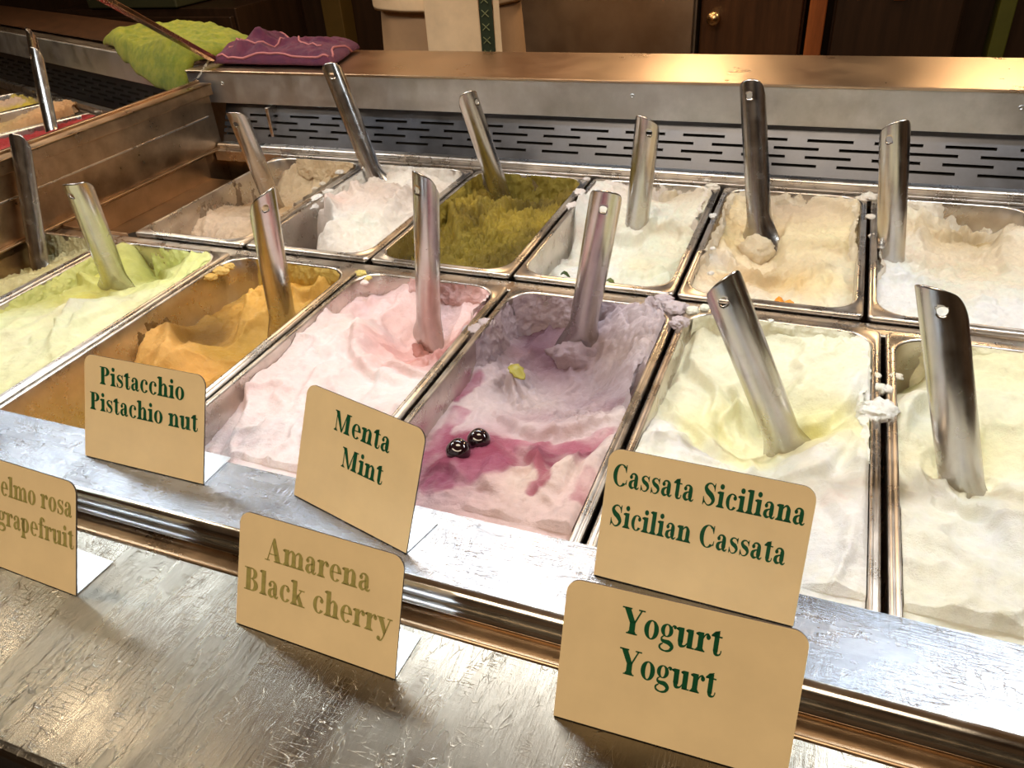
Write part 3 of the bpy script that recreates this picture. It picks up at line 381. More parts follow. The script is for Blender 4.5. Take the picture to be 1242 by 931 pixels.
 {'name':'coconut_cream','box':(0.6748,0.8239,0.029,0.311),'ctrl':[(0.6782,0.2006,-0.012),(0.6757,0.1152,-0.014),(0.7062,0.2518,-0.012),(0.7196,0.3343,-0.004),(0.6841,0.3215,-0.002),(0.7446,0.2851,-0.032),(0.7838,0.2897,-0.04),(0.799,0.3384,-0.034),(0.7702,0.212,-0.026),(0.7432,0.1578,-0.022),(0.808,0.2038,-0.018),(0.8123,0.2535,-0.012),(0.7026,0.0786,-0.014),(0.7699,0.08,-0.014),(0.7895,0.0547,-0.014),(0.7301,0.1936,-0.022),(0.753,0.3309,-0.02),(0.8225,0.3332,-0.015)],'cols':[(0.691,0.222,249,235,215),(0.7095,0.3215,250,238,216),(0.7381,0.3815,250,238,218),(0.6828,0.1386,252,249,245),(0.7041,0.0906,253,252,250),(0.7702,0.0679,253,250,247),(0.7436,0.1728,250,235,211),(0.7735,0.1801,250,230,198),(0.7405,0.2558,238,218,181),(0.7769,0.2642,191,165,116),(0.7868,0.2445,230,213,182),(0.8141,0.2509,250,238,218),(0.8045,0.169,250,238,216),(0.7393,0.0997,250,238,218),(0.7957,0.0671,253,252,250)],'ridges':[([(0.6892,0.3444),(0.7151,0.3227),(0.7424,0.3553)],0.007,0.007),([(0.7309,0.2656),(0.7468,0.2581),(0.7693,0.2907)],0.01,0.005),([(0.763,0.3205),(0.7731,0.2869),(0.7913,0.3099)],0.01,0.005),([(0.6743,0.1058),(0.7036,0.1222),(0.7372,0.0876),(0.7711,0.0931)],0.005,0.007),([(0.8141,0.3194),(0.7946,0.2463),(0.7972,0.1672)],0.006,0.007),([(0.7259,0.3518),(0.7213,0.2739),(0.7086,0.2031)],0.006,0.008)],'strokes':[],'smears':[('B',0.0,0.45,0.8,(250,238,220)),('B',0.45,1,0.35,(249,237,218)),('L',0.3,0.95,0.9,(249,238,221))],'blobs':[(0.6659,0.315,0.001,0.008,(250,240,226)),(0.6718,0.3411,0.002,0.006,(250,240,226)),(0.6684,0.2564,0.0,0.005,(250,240,226)),(0.6715,0.2084,-0.002,0.005,(250,240,226)),(0.7142,0.3385,0.002,0.008,(250,238,218)),(0.7365,0.3541,0.002,0.009,(250,238,218)),(0.6927,0.3397,0.0,0.007,(250,238,218))],'rough':0.55,'ice':0.6,'spots':[]}
]

# ---------------------------------------------------------------- gelato material
def gelato_mat(name, ice, sss=.08, fold=.5):
    t = NT(name); b = t.b
    a = t.n('ShaderNodeAttribute'); a.attribute_name = 'Col'
    v = t.coords(); n = t.noise(v, 160, 6, .65)
    hsv = t.n('ShaderNodeHueSaturation'); mr = t.n('ShaderNodeMapRange'); mr.inputs[1].default_value = .3; mr.inputs[2].default_value = .7; mr.inputs[3].default_value = 1-.10*ice-.03; mr.inputs[4].default_value = 1.04
    t.l(n, mr.inputs[0]); t.l(mr.outputs[0], hsv.inputs['Value']); t.l(a.outputs['Color'], hsv.inputs['Color']); t.l(hsv.outputs[0], b.inputs['Base Color'])
    b.inputs['Roughness'].default_value = .32+.28*ice; b.inputs['Specular IOR Level'].default_value = .4
    b.inputs['Subsurface Weight'].default_value = sss; b.inputs['Subsurface Radius'].default_value = (1, .6, .4); b.inputs['Subsurface Scale'].default_value = .004
    p = t.bump(t.noise(v, 420, 5, .7), .4+.6*ice, .0022)
    t.bump(t.noise(v, 1500, 3, .7), .3+.7*ice, .0010, p)
    return t.m
def tps(P, V, Q, reg=1e-4):
    s = .1; P = P/s; Q = Q/s
    def U(a, b):
        r2 = ((a[:, None]-b[None])**2).sum(2)+1e-9; return .5*r2*np.log(r2)
    n = len(P); K = U(P, P)+np.eye(n)*.006; Pm = np.c_[np.ones(n), P]
    A = np.zeros((n+3, n+3)); A[:n, :n] = K; A[:n, n:] = Pm; A[n:, :n] = Pm.T
    A[n:, n:] += np.eye(3)*1e-9
    x = np.linalg.solve(A, np.r_[V, 0, 0, 0])
    return U(Q, P) @ x[:n]+np.c_[np.ones(len(Q)), Q] @ x[n:]
def idw(P, V, Q, p=3.2, soft=.006):
    out = np.zeros((len(Q), V.shape[1])); d = np.sqrt(((Q[:, None]-P[None])**2).sum(2))+soft
    w_ = d**-p; w_ /= w_.sum(1)[:, None]; return w_ @ V
def poly_dist(poly, Q):
    """distance to a polyline and the side of it"""
    best = np.full(len(Q), 9.); side = np.zeros(len(Q)); tt = np.zeros(len(Q)); P = np.array(poly); n = len(P)-1
    for i in range(n):
        a, b = P[i], P[i+1]; ab = b-a; t = np.clip(((Q-a) @ ab)/(ab @ ab), 0, 1); c = a+t[:, None]*ab; d = np.hypot(*(Q-c).T)
        s = ab[0]*(Q[:, 1]-a[1])-ab[1]*(Q[:, 0]-a[0]); k = d < best
        best[k] = d[k]; side[k] = np.sign(s[k]); tt[k] = (i+t[k])/n
    return best, side, tt
def smooth(poly, n=6):
    P = np.array(poly, float)
    if len(P) < 3: return P
    Q = np.vstack([2*P[0]-P[1], P, 2*P[-1]-P[-2]]); out = []
    for i in range(1, len(Q)-2):
        for k in range(n):
            t = k/n; p0, p1, p2, p3 = Q[i-1:i+3]
            out.append(.5*((2*p1)+(-p0+p2)*t+(2*p0-5*p1+4*p2-p3)*t*t+(-p0+3*p1-3*p2+p3)*t**3))
    out.append(P[-1]); return np.array(out)
def linarr(c): 
    c = np.asarray(c, float)/255; return np.where(c <= .04045, c/12.92, ((c+.055)/1.055)**2.4)
class Grid:
    """collects vertices, faces and colours for one gelato mass"""
    def __init__(s): s.v = []; s.c = []; s.f = []; s.n = 0
    def add(s, v, c, f): s.v.append(v); s.c.append(c); s.f.append(f+s.n); s.n += len(v)
def grid_faces(nx, ny):
    i = np.arange(nx*ny).reshape(ny, nx); return np.stack([i[:-1, :-1].ravel(), i[:-1, 1:].ravel(), i[1:, 1:].ravel(), i[1:, :-1].ravel()], 1)
def blob_mesh(G, c, r, col, seed):
    bm = bmesh.new(); bmesh.ops.create_icosphere(bm, subdivisions=4 if r > .005 else 3, radius=1)
    v = np.array([x.co for x in bm.verts]); f = [[x.index for x in q.verts] for q in bm.faces]; bm.free()
    rs = np.random.RandomState(seed); n = fbm(v+seed*3.1, 1.5, 5, .65)
    n2 = fbm(v+seed*1.7, 1.0, 3, .5, True); sc = np.array([1+rs.rand()*.5, 1+rs.rand()*.4, .62])
    v = v*(1+.85*n+.35*n2)[:, None]*sc*r*.72+np.array(c)-np.array([0, 0, .001])
    # triangles stored as quads with a repeated index
    f = np.array(f); f = np.c_[f, f[:, 2:3]]
    cc = np.repeat(linarr(col)[None], len(v), 0)*(1-.08*np.clip(n, -1, 1))[:, None]
    G.add(v, cc, f)
def make_gelato(d, idx, step=.0015, name='gelato'):
    x0, x1, y0, y1 = d['box']; ice = d['ice']; rough = d['rough']*(1.5 if d['box'][3] > .1 else 1.2)
    nx = int((x1-x0)/step); ny = int((y1-y0)/step)
    X, Y = np.meshgrid(np.linspace(x0+.0005, x1-.0005, nx), np.linspace(y0+.0005, y1-.0005, ny)); Q = np.c_[X.ravel(), Y.ravel()]
    C = np.array([c[:3] for c in d['ctrl']])
    P3 = np.c_[Q, np.full(len(Q), idx*.37)]
    warp = np.c_[fbm(P3, 28, 2, seed=1), fbm(P3, 28, 2, seed=2)]*.0035
    Qw = Q+warp
    z = tps(C[:, :2], C[:, 2], Qw); lo, hi = C[:, 2].min()-.012, C[:, 2].max()+.004
    z = np.clip(z, lo, hi)
    for poly, h, wd in d['ridges']:
        ds, side, t = poly_dist(smooth(poly), Q+warp*1.2)
        h1 = 1.35*h*np.sin(np.pi*np.clip(t*.86+.07, 0, 1))
        wa = np.where(side > 0, wd*1.5, wd*.45)
        z = z+h1*np.exp(-(ds/wa)**2)-.35*h1*np.exp(-((ds-wd*.9)/(wd*.6))**2)*(side < 0)
    rmul = np.ones(len(Q))*rough
    for sx, sy, r, v in d['spots']:
        rmul = np.maximum(rmul, rough+(v-rough)*np.exp(-((Q[:, 0]-sx)**2+(Q[:, 1]-sy)**2)/(r*.6)**2)) if v > rough else rmul
    # soft spatula strokes, folds, crumbly relief
    P4 = P3.copy(); P4[:, 1] *= .55; P4[:, :2] += warp*3
    z = z+.0034*fbm(P4, 26, 3, .5, seed=3)+.0034*(1-.5*ice)*fbm(P4, 34, 3, .45, True, seed=4)
    P5 = P4.copy(); P5[:, :2] += np.c_[fbm(P3, 18, 2, seed=16), fbm(P3, 18, 2, seed=17)]*.03
    z = z+.0058*(1-.45*ice)*(np.clip(1-3.2*np.abs(perlin(P5*30)), 0, 1)**1.5-.2)
    crag = fbm(P3+np.c_[warp*2, np.zeros(len(Q))], 85, 4, .58, True, seed=5); z = z+.0068*rmul*crag*(.6+.5*np.clip(fbm(P3, 22, 2, seed=15)+.5, 0, 1.5))
    z = z+.0016*rmul*fbm(P3, 260, 3, .6, seed=6)+.0042*ice*rmul*fbm(P3, 150, 3, .65, True, seed=7)
    z = np.where((Q[:, 1] < -.305) & (z > -.0035), -.0035, z)
    # the mass stays inside the pan: never above the rim at the very edge
    ex = np.minimum(np.minimum(Q[:, 0]-x0, x1-Q[:, 0]), np.minimum(Q[:, 1]-y0, y1-Q[:, 1]))
    z = np.where((ex < .003) & (z > -.0015), -.0015+(z+.0015)*ex/.003, z)
    xo = Q[:, 0]+.0030*(rmul+.3)*fbm(P3, 70, 3, seed=8); yo = Q[:, 1]+.0030*(rmul+.3)*fbm(P3, 70, 3, seed=9)
    k = np.clip(ex/.006, 0, 1); xo = Q[:, 0]*(1-k)+xo*k; yo = Q[:, 1]*(1-k)+yo*k
    cp = np.array([c[:2] for c in d['cols']]); cv = linarr([c[2:5] for c in d['cols']])
    col = idw(cp, cv, Q+warp*2.5)
    va = d.get('var', .05); nz = fbm(P3, 55, 4, .6, seed=14)+.6*crag; col = np.clip(col*(1+va*2.2*nz)[:, None], 0, 1)
    for poly, wd, cc in d['strokes']:
        ds, side, t = poly_dist(smooth(poly), Q+warp*2)
        ds = ds+wd*.55*fbm(P4, 60, 3, seed=11); a = np.clip((1.2-ds/wd)*2.2, 0, 1)*.92; a *= np.clip(.85+1.1*fbm(P4, 55, 3, seed=12), 0, 1)
        col = col*(1-a[:, None])+linarr(cc)*a[:, None]
    col = col*(1+.05*fbm(P3, 120, 3, seed=13))[:, None]
    G = Grid(); f = grid_faces(nx, ny)
    # keep the rounded pan corners free
    rr = .0245; cxx = np.clip(Q[:, 0], x0+rr, x1-rr); cyy = np.clip(Q[:, 1], y0+rr, y1-rr); out = np.hypot(Q[:, 0]-cxx, Q[:, 1]-cyy) > rr+.0008
    f = f[~out[f].any(1)]
    G.add(np.c_[xo, yo, z], col, f)
    # what the spatula left on the walls
    Z = z.reshape(ny, nx)
    for wi, (wl, s0, s1, dens, sc) in enumerate(d['smears']):
        ns = int(((x1-x0) if wl == 'B' else (y1-y0))/.0015); nt = 44
        s_ = np.linspace(0, 1, ns); t_ = np.linspace(0, 1, nt); S_, T_ = np.meshgrid(s_, t_)
        edge = Z[-3, :] if wl == 'B' else (Z[:, 2] if wl == 'L' else Z[:, -3])
        zb = np.interp(S_.ravel(), np.linspace(0, 1, len(edge)), edge)-.004
        top = .0005 if dens < .9 else .0015
        zz = zb+(top-zb)*T_.ravel()
        if wl == 'B': u = x0+(x1-x0)*S_.ravel()
        else: u = y0+(y1-y0)*S_.ravel()
        N3 = np.c_[u, zz*.6, np.full(len(u), idx*1.3+wi)]
        n = fbm(N3, 38, 4, .62, seed=20+wi)+.35*fbm(N3, 150, 3, .6, seed=31)
        ends = np.clip(np.minimum(S_.ravel()-s0, s1-S_.ravel())/.07, -1, 1)
        mask = n+(dens-.42)*1.6-.62*T_.ravel()**1.3+np.minimum(ends, .25)*1.2-.1
        th = np.clip(mask, 0, 1)*.0065*(1+.5*fbm(N3, 120, 3, .6, True, seed=41))
        # wall follows the rounded corners
        cr = .0255; L1 = (x1-x0) if wl == 'B' else (y1-y0); q = S_.ravel()*L1
        dcor = np.minimum(q, L1-q); inset = np.where(dcor < cr, cr-np.sqrt(np.clip(cr*cr-(cr-dcor)**2, 0, None)), 0)
        off = inset+th+.0002
        if wl == 'B': vv = np.c_[u, y1-off, zz]
        elif wl == 'L': vv = np.c_[x0+off, u, zz]
        else: vv = np.c_[x1-off, u, zz]
        ff = grid_faces(ns, nt); keep = (mask[ff] > .0).any(1) & (dcor[ff] > .0035).all(1)
        ff = ff[keep]
        vv[:, 2] = np.where(zz > -.004, zz+th*.3, zz)
        if wl != 'R' and wl != 'B': ff = ff[:, ::-1]
        cc = np.repeat(linarr(sc)[None], len(vv), 0)*(1+.06*n)[:, None]
        G.add(vv, cc, ff)
    for bi, (bx, by, bz, br, bc) in enumerate(d['blobs']): blob_mesh(G, (bx, by, bz), br, bc, idx*17+bi)
    V = np.vstack(G.v); Cc = np.clip(np.vstack(G.c)*.9, 0, .86); Ff = np.vstack(G.f)
    cx, cy = (x0+x1)/2, (y0+y1)/2
    V = V-np.array([cx, cy, 0])
    me = bpy.data.meshes.new(name)
    tri = Ff[:, 2] == Ff[:, 3]; quads = Ff[~tri]; tris = Ff[tri][:, :3]
    loops = np.concatenate([quads.ravel(), tris.ravel()]); tot = np.concatenate([np.full(len(quads), 4), np.full(len(tris), 3)])
    me.vertices.add(len(V)); me.vertices.foreach_set('co', V.ravel().astype(np.float32))
    me.loops.add(len(loops)); me.loops.foreach_set('vertex_index', loops.astype(np.int32))
    me.polygons.add(len(tot)); me.polygons.foreach_set('loop_start', np.concatenate([[0], np.cumsum(tot)[:-1]]).astype(np.int32))
    me.update(calc_edges=True); me.validate()
    at = me.color_attributes.new('Col', 'FLOAT_COLOR', 'POINT'); at.data.foreach_set('color', np.c_[Cc, np.ones(len(Cc))].ravel().astype(np.float32))
    me.polygons.foreach_set('use_smooth', [True]*len(me.polygons)); me.materials.append(gelato_mat('gelato_'+d['name'], ice))
    bm = bmesh.new(); bm.from_mesh(me)
    loose = [v for v in bm.verts if not v.link_faces]; bmesh.ops.delete(bm, geom=loose, context='VERTS'); bm.to_mesh(me); bm.free()
    o = bpy.data.objects.new(name, me); COL.objects.link(o); o.location = (cx, cy, 0)
    return o
LAB = {
 'lemon_cream': ('pale yellow ice cream with translucent lumps, at the far left edge of the front row', 'steel ice cream pan at the far left end of the front row'),
 'lime': ('bright lime-yellow ice cream, smooth and glossy, in the front row by the left divider', 'steel pan holding the lime-yellow ice cream'),
 'pistachio_orange': ('orange-mustard ice cream, mostly scooped out, behind the Pistacchio sign', 'nearly empty steel pan with orange-mustard ice cream'),
 'pink': ('pale pink ice cream with a scooped hollow, behind the Menta sign', 'steel pan holding the pale pink ice cream'),
 'black_cherry': ('lilac-grey ice cream rippled with purple cherry syrup in front', 'steel pan holding the purple-rippled cherry ice cream'),
 'cassata': ('creamy white and pale yellow whipped ice cream behind the Cassata Siciliana sign', 'steel pan behind the Cassata Siciliana sign'),
 'lemon': ('smooth pale cream-yellow ice cream at the right end of the front row', 'steel pan at the right end of the front row'),
 'hazelnut': ('beige ice cream scraped low, leftmost filled pan of the back row', 'steel pan with scraped beige ice cream, leftmost filled one of the back row'),
 'white_cream': ('off-white ice cream heaped over its pan edge, left of the olive green one', 'steel pan holding off-white ice cream, left of the olive green one'),
 'pistachio_green': ('dark olive green craggy ice cream in the back row', 'steel pan holding the olive green ice cream'),
 'ricotta_cream': ('white ice cream with green leaf bits, right of the olive green one', 'steel pan holding the white ice cream with leaf bits'),
 'almond_cream': ('cream-coloured ice cream with a bit of orange peel at its front, back row', 'steel pan of the cream ice cream with orange peel'),
 'coconut_cream': ('whitish ice cream scraped to the steel at its back, right end of the back row', 'steel pan at the right end of the back row'),
}
for i, d in enumerate(GELATO):
    front = d['box'][3] < .1
    o = make_gelato(d, i+1, name='ice_cream'); tag(o, LAB[d['name']][0], 'ice cream', 'ice cream in the front row' if front else 'ice cream in the back row')
    make_pan(d['box'], 'ice_cream_pan', LAB[d['name']][1], fb=.0095 if front else .007, group='pans in the front row' if front else 'pans in the back row')

# empty slot left of the beige pan
m = MB(); m.box(-.2885, -.1800, .0235, .300, -.040, -.036); m.box(-.2885, -.1800, .0222, .0235, -.036, -.003); m.box(-.2885, -.287, .0235, .300, -.036, -.002)
structure(m.build('empty_slot_liner', steel('liner_steel', (.62, .42, .25), .3, .42, (60, 60, 60), .05, cvar=.15), bevel=.0006))
m = MB(); m.tube([(-.232, .075, -.0358), (-.232, .075, -.0335)], [.016, .014], 24); tag(m.build('drain_plug', M['dark']), 'round dark plug on the bottom of the empty slot', 'plug')

# ---------------------------------------------------------------- bits on the gelato
def cherry(loc, r, lab):
    bm = bmesh.new(); bmesh.ops.create_uvsphere(bm, u_segments=24, v_segments=16, radius=r)
    for v in bm.verts:
        n = v.co.normalized(); q = math.hypot(n.x, n.y)
        if n.z > 0: v.co.z -= r*.16*math.exp(-(q/.22)**2)
        v.co *= 1+.025*math.sin(n.x*3+n.y*4)+.01*math.sin(n.z*6+n.x*5)
    me = bpy.data.meshes.new('cherry'); bm.to_mesh(me); bm.free(); me.polygons.foreach_set('use_smooth', [True]*len(me.polygons)); me.materials.append(MCH)
    o = bpy.data.objects.new('cherry', me); COL.objects.link(o); o.location = loc; o.rotation_euler = (.5, .3, 0); tag(o, lab, 'cherry')
MCH = plain('cherry_skin', (.012, .003, .006), .10, 0, .0, 150, .3, 200, Coat_Weight=1.0)
cherry((.3975, -.2515, -.0025), .0092, 'glossy black cherry on the rippled ice cream, the lower left of two')
cherry((.4045, -.2310, -.0065), .0090, 'glossy black cherry on the rippled ice cream, the upper right of two')
def leaf(loc, L, W, rz, lab, col=(52, 72, 22), name='leaf_piece', cat='leaf'):
    vs = []; fs = []; n = 12
    for i in range(n+1):
        t = i/n; ww = W*math.sin(math.pi*min(1, t*.92+.05))**.8
        for j in (-1, -.5, 0, .5, 1): vs.append((L*(t-.5), ww*j*.5*(1+.15*math.sin(i*1.9+j)), .0022*math.sin(t*5)+.0012*abs(j)))
    for i in range(n):
        for j in range(4): a = i*5+j; fs.append((a, a+1, a+6, a+5))
    o = obj(name, vs, fs, plain(name+'_skin', lin(col), .4, bump=.3, bscale=400)); o.location = loc; o.rotation_euler = (.15, .1, rz)
    s = o.modifiers.new('s', 'SOLIDIFY'); s.thickness = .0012; tag(o, lab, cat)
leaf((0.3686, 0.087, -0.027), .010, .006, .3, 'dark green leaf bit on the white ice cream, the left of two')
leaf((0.4211, 0.0798, -0.026), .010, .006, -.2, 'green leaf bit on the white ice cream, the right of two', (90, 100, 30))
leaf((0.3909, -0.1185, -0.02), .020, .012, -.5, 'yellow-green leaf curl in the hollow of the rippled ice cream', (150, 140, 50))
leaf((0.5923, 0.0609, -0.017), .010, .009, .2, 'left piece of orange peel on the cream ice cream', (226, 140, 20), 'orange_peel', 'peel')
leaf((0.6017, 0.0584, -0.018), .012, .008, -.3, 'right piece of orange peel on the cream ice cream', (220, 150, 40), 'orange_peel', 'peel')

# ---------------------------------------------------------------- spatulas
def spatula_meshes(slant, seed):
    W = .042; r0 = .0122; phi0 = W/(2*r0); TOP = .0
    nj = 34
    def sec(s):  # s: distance below the tip
        t = min(1, max(0, (s-.142)/.050)); t = t*t*(3-2*t)
        phi = phi0*(1-t)+.36*t; wd = W*(1+.25*t)
        if s > .225: wd *= math.sqrt(max(.05, 1-((s-.225)/.032)**2))
        return phi, wd, t
    def pt(s, a):  # a in -1..1 across the sheet
        phi, wd, t = sec(s); r = (W*(1+.25*t))/(2*phi); th = a*wd/(2*r)
        return (r*math.sin(th), -.0122+r*(1-math.cos(th)), -s)
    def strip(s0, s1, n, top=False):
        vs = []; idx = {}; fs = []; par = []
        for i in range(n+1):
            for j in range(nj+1):
                a = -1+2*j/nj; s = s0+(s1-s0)*i/n
                if s < .09:
                    cut = .013*abs(slant)*((1+slant*a)*.5-.45)+.0095*(1-math.cos(1.72*a))+.011*max(0, (abs(a)-.5)/.5)**2
                    s = s+cut*(1-s/.09)
                par.append([s, a])
        # hole: pull the nearest vertices onto a circle
        hr = .0032; hs_ = .0165; ha = .18*slant; drop = set()
        if top:
            for k, (s, a) in enumerate(par):
                dx = (a-ha)*W/2; ds = s-hs_; q = math.hypot(dx, ds)
                if q < hr*.72: drop.add(k)
                elif q < hr*1.28: par[k] = [hs_+ds/q*hr, ha+dx/q*hr/(W/2)]
        vs = [pt(s, a) for s, a in par]
        for i in range(n):
            for j in range(nj):
                q = (i*(nj+1)+j, i*(nj+1)+j+1, (i+1)*(nj+1)+j+1, (i+1)*(nj+1)+j)
                if not drop & set(q): fs.append(q)
        return vs, fs
    out = []
    vs, fs = strip(0, .256, 156, True); me = bpy.data.meshes.new('sheet'); me.from_pydata(vs, [], fs)
    bm = bmesh.new(); bm.from_mesh(me); bmesh.ops.delete(bm, geom=[v for v in bm.verts if not v.link_faces], context='VERTS')
    bmesh.ops.recalc_face_normals(bm, faces=bm.faces); bmesh.ops.solidify(bm, geom=bm.faces[:], thickness=.0011)
    for nm, sgn in (('handle', 1), ('blade', -1)):
        b2 = bm.copy(); bmesh.ops.delete(b2, geom=[f for f in b2.faces if (f.calc_center_median().z+.1505)*sgn < 0], context='FACES')
        me = bpy.data.meshes.new(nm); b2.to_mesh(me); b2.free(); me.materials.append(M['scoop'])
        me.polygons.foreach_set('use_smooth', [True]*len(me.polygons)); out.append((nm, me))
    bm.free(); return out
SP = {k: spatula_meshes(k, 0) for k in (1, -1, 0)}
def spatula(tip, entry, face, slant, lab, group='serving spatulas standing in the ice cream'):
    """face: heading (degrees from -Y, turning towards +X) of the rounded back of the handle"""
    T = Vector(tip); E = Vector(entry); z = (T-E).normalized()
    f = Vector((math.sin(R(face)), -math.cos(R(face)), 0)); y = -(f-z*f.dot(z)).normalized(); x = y.cross(z)
    e = empty('serving_spatula', (0, 0, 0)); mm = Matrix((x, y, z)).transposed().to_4x4(); mm.translation = T; e.matrix_world = mm
    for nm, me in SP[slant]:
        o = bpy.data.objects.new(nm, me); COL.objects.link(o); o.parent = e
    tag(e, lab, 'spatula', group); return e
def clump(e, col, s, r, seed, off=-.016):
    G = Grid(); blob_mesh(G, (0, 0, 0), r, col, seed); v = G.v[0]; v[:, 2] *= 1.9; v[:, 1] *= .7
    n = fbm(v*1.0+seed, 160, 3, .6, True); v += v/np.linalg.norm(v, axis=1)[:, None]*(n*.0022)[:, None]
    v[:, 2] -= s; v[:, 1] += off
    me = bpy.data.meshes.new('ice_cream_clump'); me.from_pydata(v.tolist(), [], [t[:3].tolist() for t in G.f[0]])
    at = me.color_attributes.new('Col', 'FLOAT_COLOR', 'POINT'); at.data.foreach_set('color', np.c_[np.clip(G.c[0], 0, .9), np.ones(len(v))].ravel().astype(np.float32))
    me.polygons.foreach_set('use_smooth', [True]*len(me.polygons)); me.materials.append(gelato_mat('clump', .9))
    o = bpy.data.objects.new('ice_cream_clump', me); COL.objects.link(o); o.parent = e
b1 = spatula((-0.1036, 0.1825, 0.11), (-0.1099, 0.2203, -0.04), 10, 0, 'steel spatula standing in the beige ice cream', 'spatulas in the back row')
b2 = spatula((-0.0296, 0.3016, 0.14), (0.0177, 0.2887, -0.002), 20, 0, 'steel spatula leaning left in the off-white ice cream, blade heaped', 'spatulas in the back row')
b3 = spatula((0.1927, 0.2455, 0.125), (0.2188, 0.274, -0.02), 60, 1, 'steel spatula leaning left in the olive green ice cream', 'spatulas in the back row')
b4 = spatula((0.4342, 0.1755, 0.125), (0.4195, 0.1941, -0.018), 5, 1, 'steel spatula with a slanted tip in the white ice cream with leaf bits', 'spatulas in the back row')
b5 = spatula((0.5253, 0.2614, 0.14), (0.556, 0.2203, -0.018), -8, 0, 'upright steel spatula in the cream ice cream with orange peel', 'spatulas in the back row')
b6 = spatula((0.6663, 0.1712, 0.13), (0.6898, 0.1748, -0.016), -5, -1, 'steel spatula with a slanted tip in the scraped whitish ice cream at right', 'spatulas in the back row')
f_l0 = spatula((-0.2713, 0.0056, 0.12), (-0.2646, -0.0421, -0.03), -10, -1, 'steel spatula in the pale yellow ice cream at the left frame edge', 'spatulas in the front row')
f_lime = spatula((-0.0454, -0.1239, 0.13), (-0.1113, -0.0711, -0.03), 25, -1, 'steel spatula standing in the lime-yellow ice cream', 'spatulas in the front row')
f_or = spatula((0.148, -0.1009, 0.125), (0.1157, -0.0794, -0.04), 65, -1, 'steel spatula with yellow reflections in the orange-mustard ice cream', 'spatulas in the front row')
f_pink = spatula((0.2877, -0.0451, 0.13), (0.2683, -0.0467, -0.045), -20, 0, 'upright steel spatula standing in the pale pink ice cream', 'spatulas in the front row')
f_bc = spatula((0.4531, -0.0507, 0.13), (0.4193, -0.03, -0.045), 10, 0, 'steel spatula leaning right in the purple-rippled cherry ice cream', 'spatulas in the front row')
f_cas = spatula((0.5581, -0.1681, 0.12), (0.6213, -0.1476, -0.035), 20, -1, 'steel spatula leaning left in the ice cream behind the Cassata Siciliana sign', 'spatulas in the front row')
f_lem = spatula((0.6853, -0.1674, 0.13), (0.7316, -0.1787, -0.02), -20, 1, 'large steel spatula in the smooth cream-yellow ice cream at the right', 'spatulas in the front row')
left_near = spatula((-0.7549, 0.4537, 0.12), (-0.7014, 0.3817, -0.01), 0, 0, 'steel spatula standing in the red ice cream of the left case', 'spatulas in the left case')
l2 = spatula((-0.8588, 0.5452, 0.14), (-0.9133, 0.553, -0.01), -60, -1, 'thin-looking steel spatula behind the other one in the left case', 'spatulas in the left case')
clump(b2, (226, 212, 200), 0.178, 0.019, 1)
clump(b3, (168, 146, 56), 0.165, 0.015, 2)
clump(b5, (240, 222, 190), 0.182, 0.017, 3)
clump(f_bc, (176, 152, 160), 0.178, 0.019, 4)
clump(f_pink, (204, 140, 130), 0.192, 0.015, 5)
clump(f_cas, (246, 244, 226), 0.172, 0.009, 6)

# ---------------------------------------------------------------- lettering (drawn glyph by glyph)
def stroke(pts, ws, n=5):
    """ribbon along a smoothed path with its own width at each point"""
    P = smooth([(a, b) for a, b in pts], n) if len(pts) > 2 else np.array(pts, float)
    m = len(P); wv = np.interp(np.linspace(0, len(pts)-1, m), range(len(pts)), ws); out = []
    L = []; Rr = []
    for i in range(m):
        d = P[min(i+1, m-1)]-P[max(i-1, 0)]; d = d/(np.hypot(*d)+1e-9); nrm = np.array([-d[1], d[0]])
        L.append(P[i]+nrm*wv[i]/2); Rr.append(P[i]-nrm*wv[i]/2)
    return [[tuple(L[i]), tuple(L[i+1]), tuple(Rr[i+1]), tuple(Rr[i])] for i in range(m-1)]
def rect(x0, y0, x1, y1): return [[(x0, y0), (x1, y0), (x1, y1), (x0, y1)]]
def disc(cx, cy, r, ry=None): return [[(cx+r*math.cos(i*math.tau/18), cy+(ry or r)*math.sin(i*math.tau/18)) for i in range(18)]]
def ring(cx, cy, rx, ry, irx, iry, a0=0, a1=360, n=36):
    out = []
    for i in range(n):
        t0 = R(a0+(a1-a0)*i/n); t1 = R(a0+(a1-a0)*(i+1)/n)
        out.append([(cx+rx*math.cos(t0), cy+ry*math.sin(t0)), (cx+rx*math.cos(t1), cy+ry*math.sin(t1)), (cx+irx*math.cos(t1), cy+iry*math.sin(t1)), (cx+irx*math.cos(t0), cy+iry*math.sin(t0))])
    return out
S_ = .17; T_ = .035   # stem and hairline
def stem(x, y0, y1, w=S_): return rect(x, y0, x+w, y1)
def serif(x0, x1, y, up=True):
    h = T_*1.1; o = rect(x0, y, x1, y+h) if up else rect(x0, y-h, x1, y); return o
def brk(xl, xr, y, s=1):  # small brackets beside a stem foot
    b = .05; return [[(xl-b, y), (xl, y), (xl, y+s*b*1.3)], [(xr+b, y), (xr, y+s*b*1.3), (xr, y)]]
def foot(x, y=0, w=S_, e=.075, s=1):
    return (serif(x-e, x+w+e, y) if s > 0 else serif(x-e, x+w+e, y, False))+brk(x, x+w, y+s*T_, s)
def flag(x, y, e=.08): return [[(x-e, y-.035), (x-e, y-.07), (x, y-.10), (x, y)]]+[[(x-e, y-.035), (x, y), (x+.01, y), (x+.01, y-.09), (x-e, y-.07)]]
XH = .50; CH = .70; AS = .74; DS = -.22
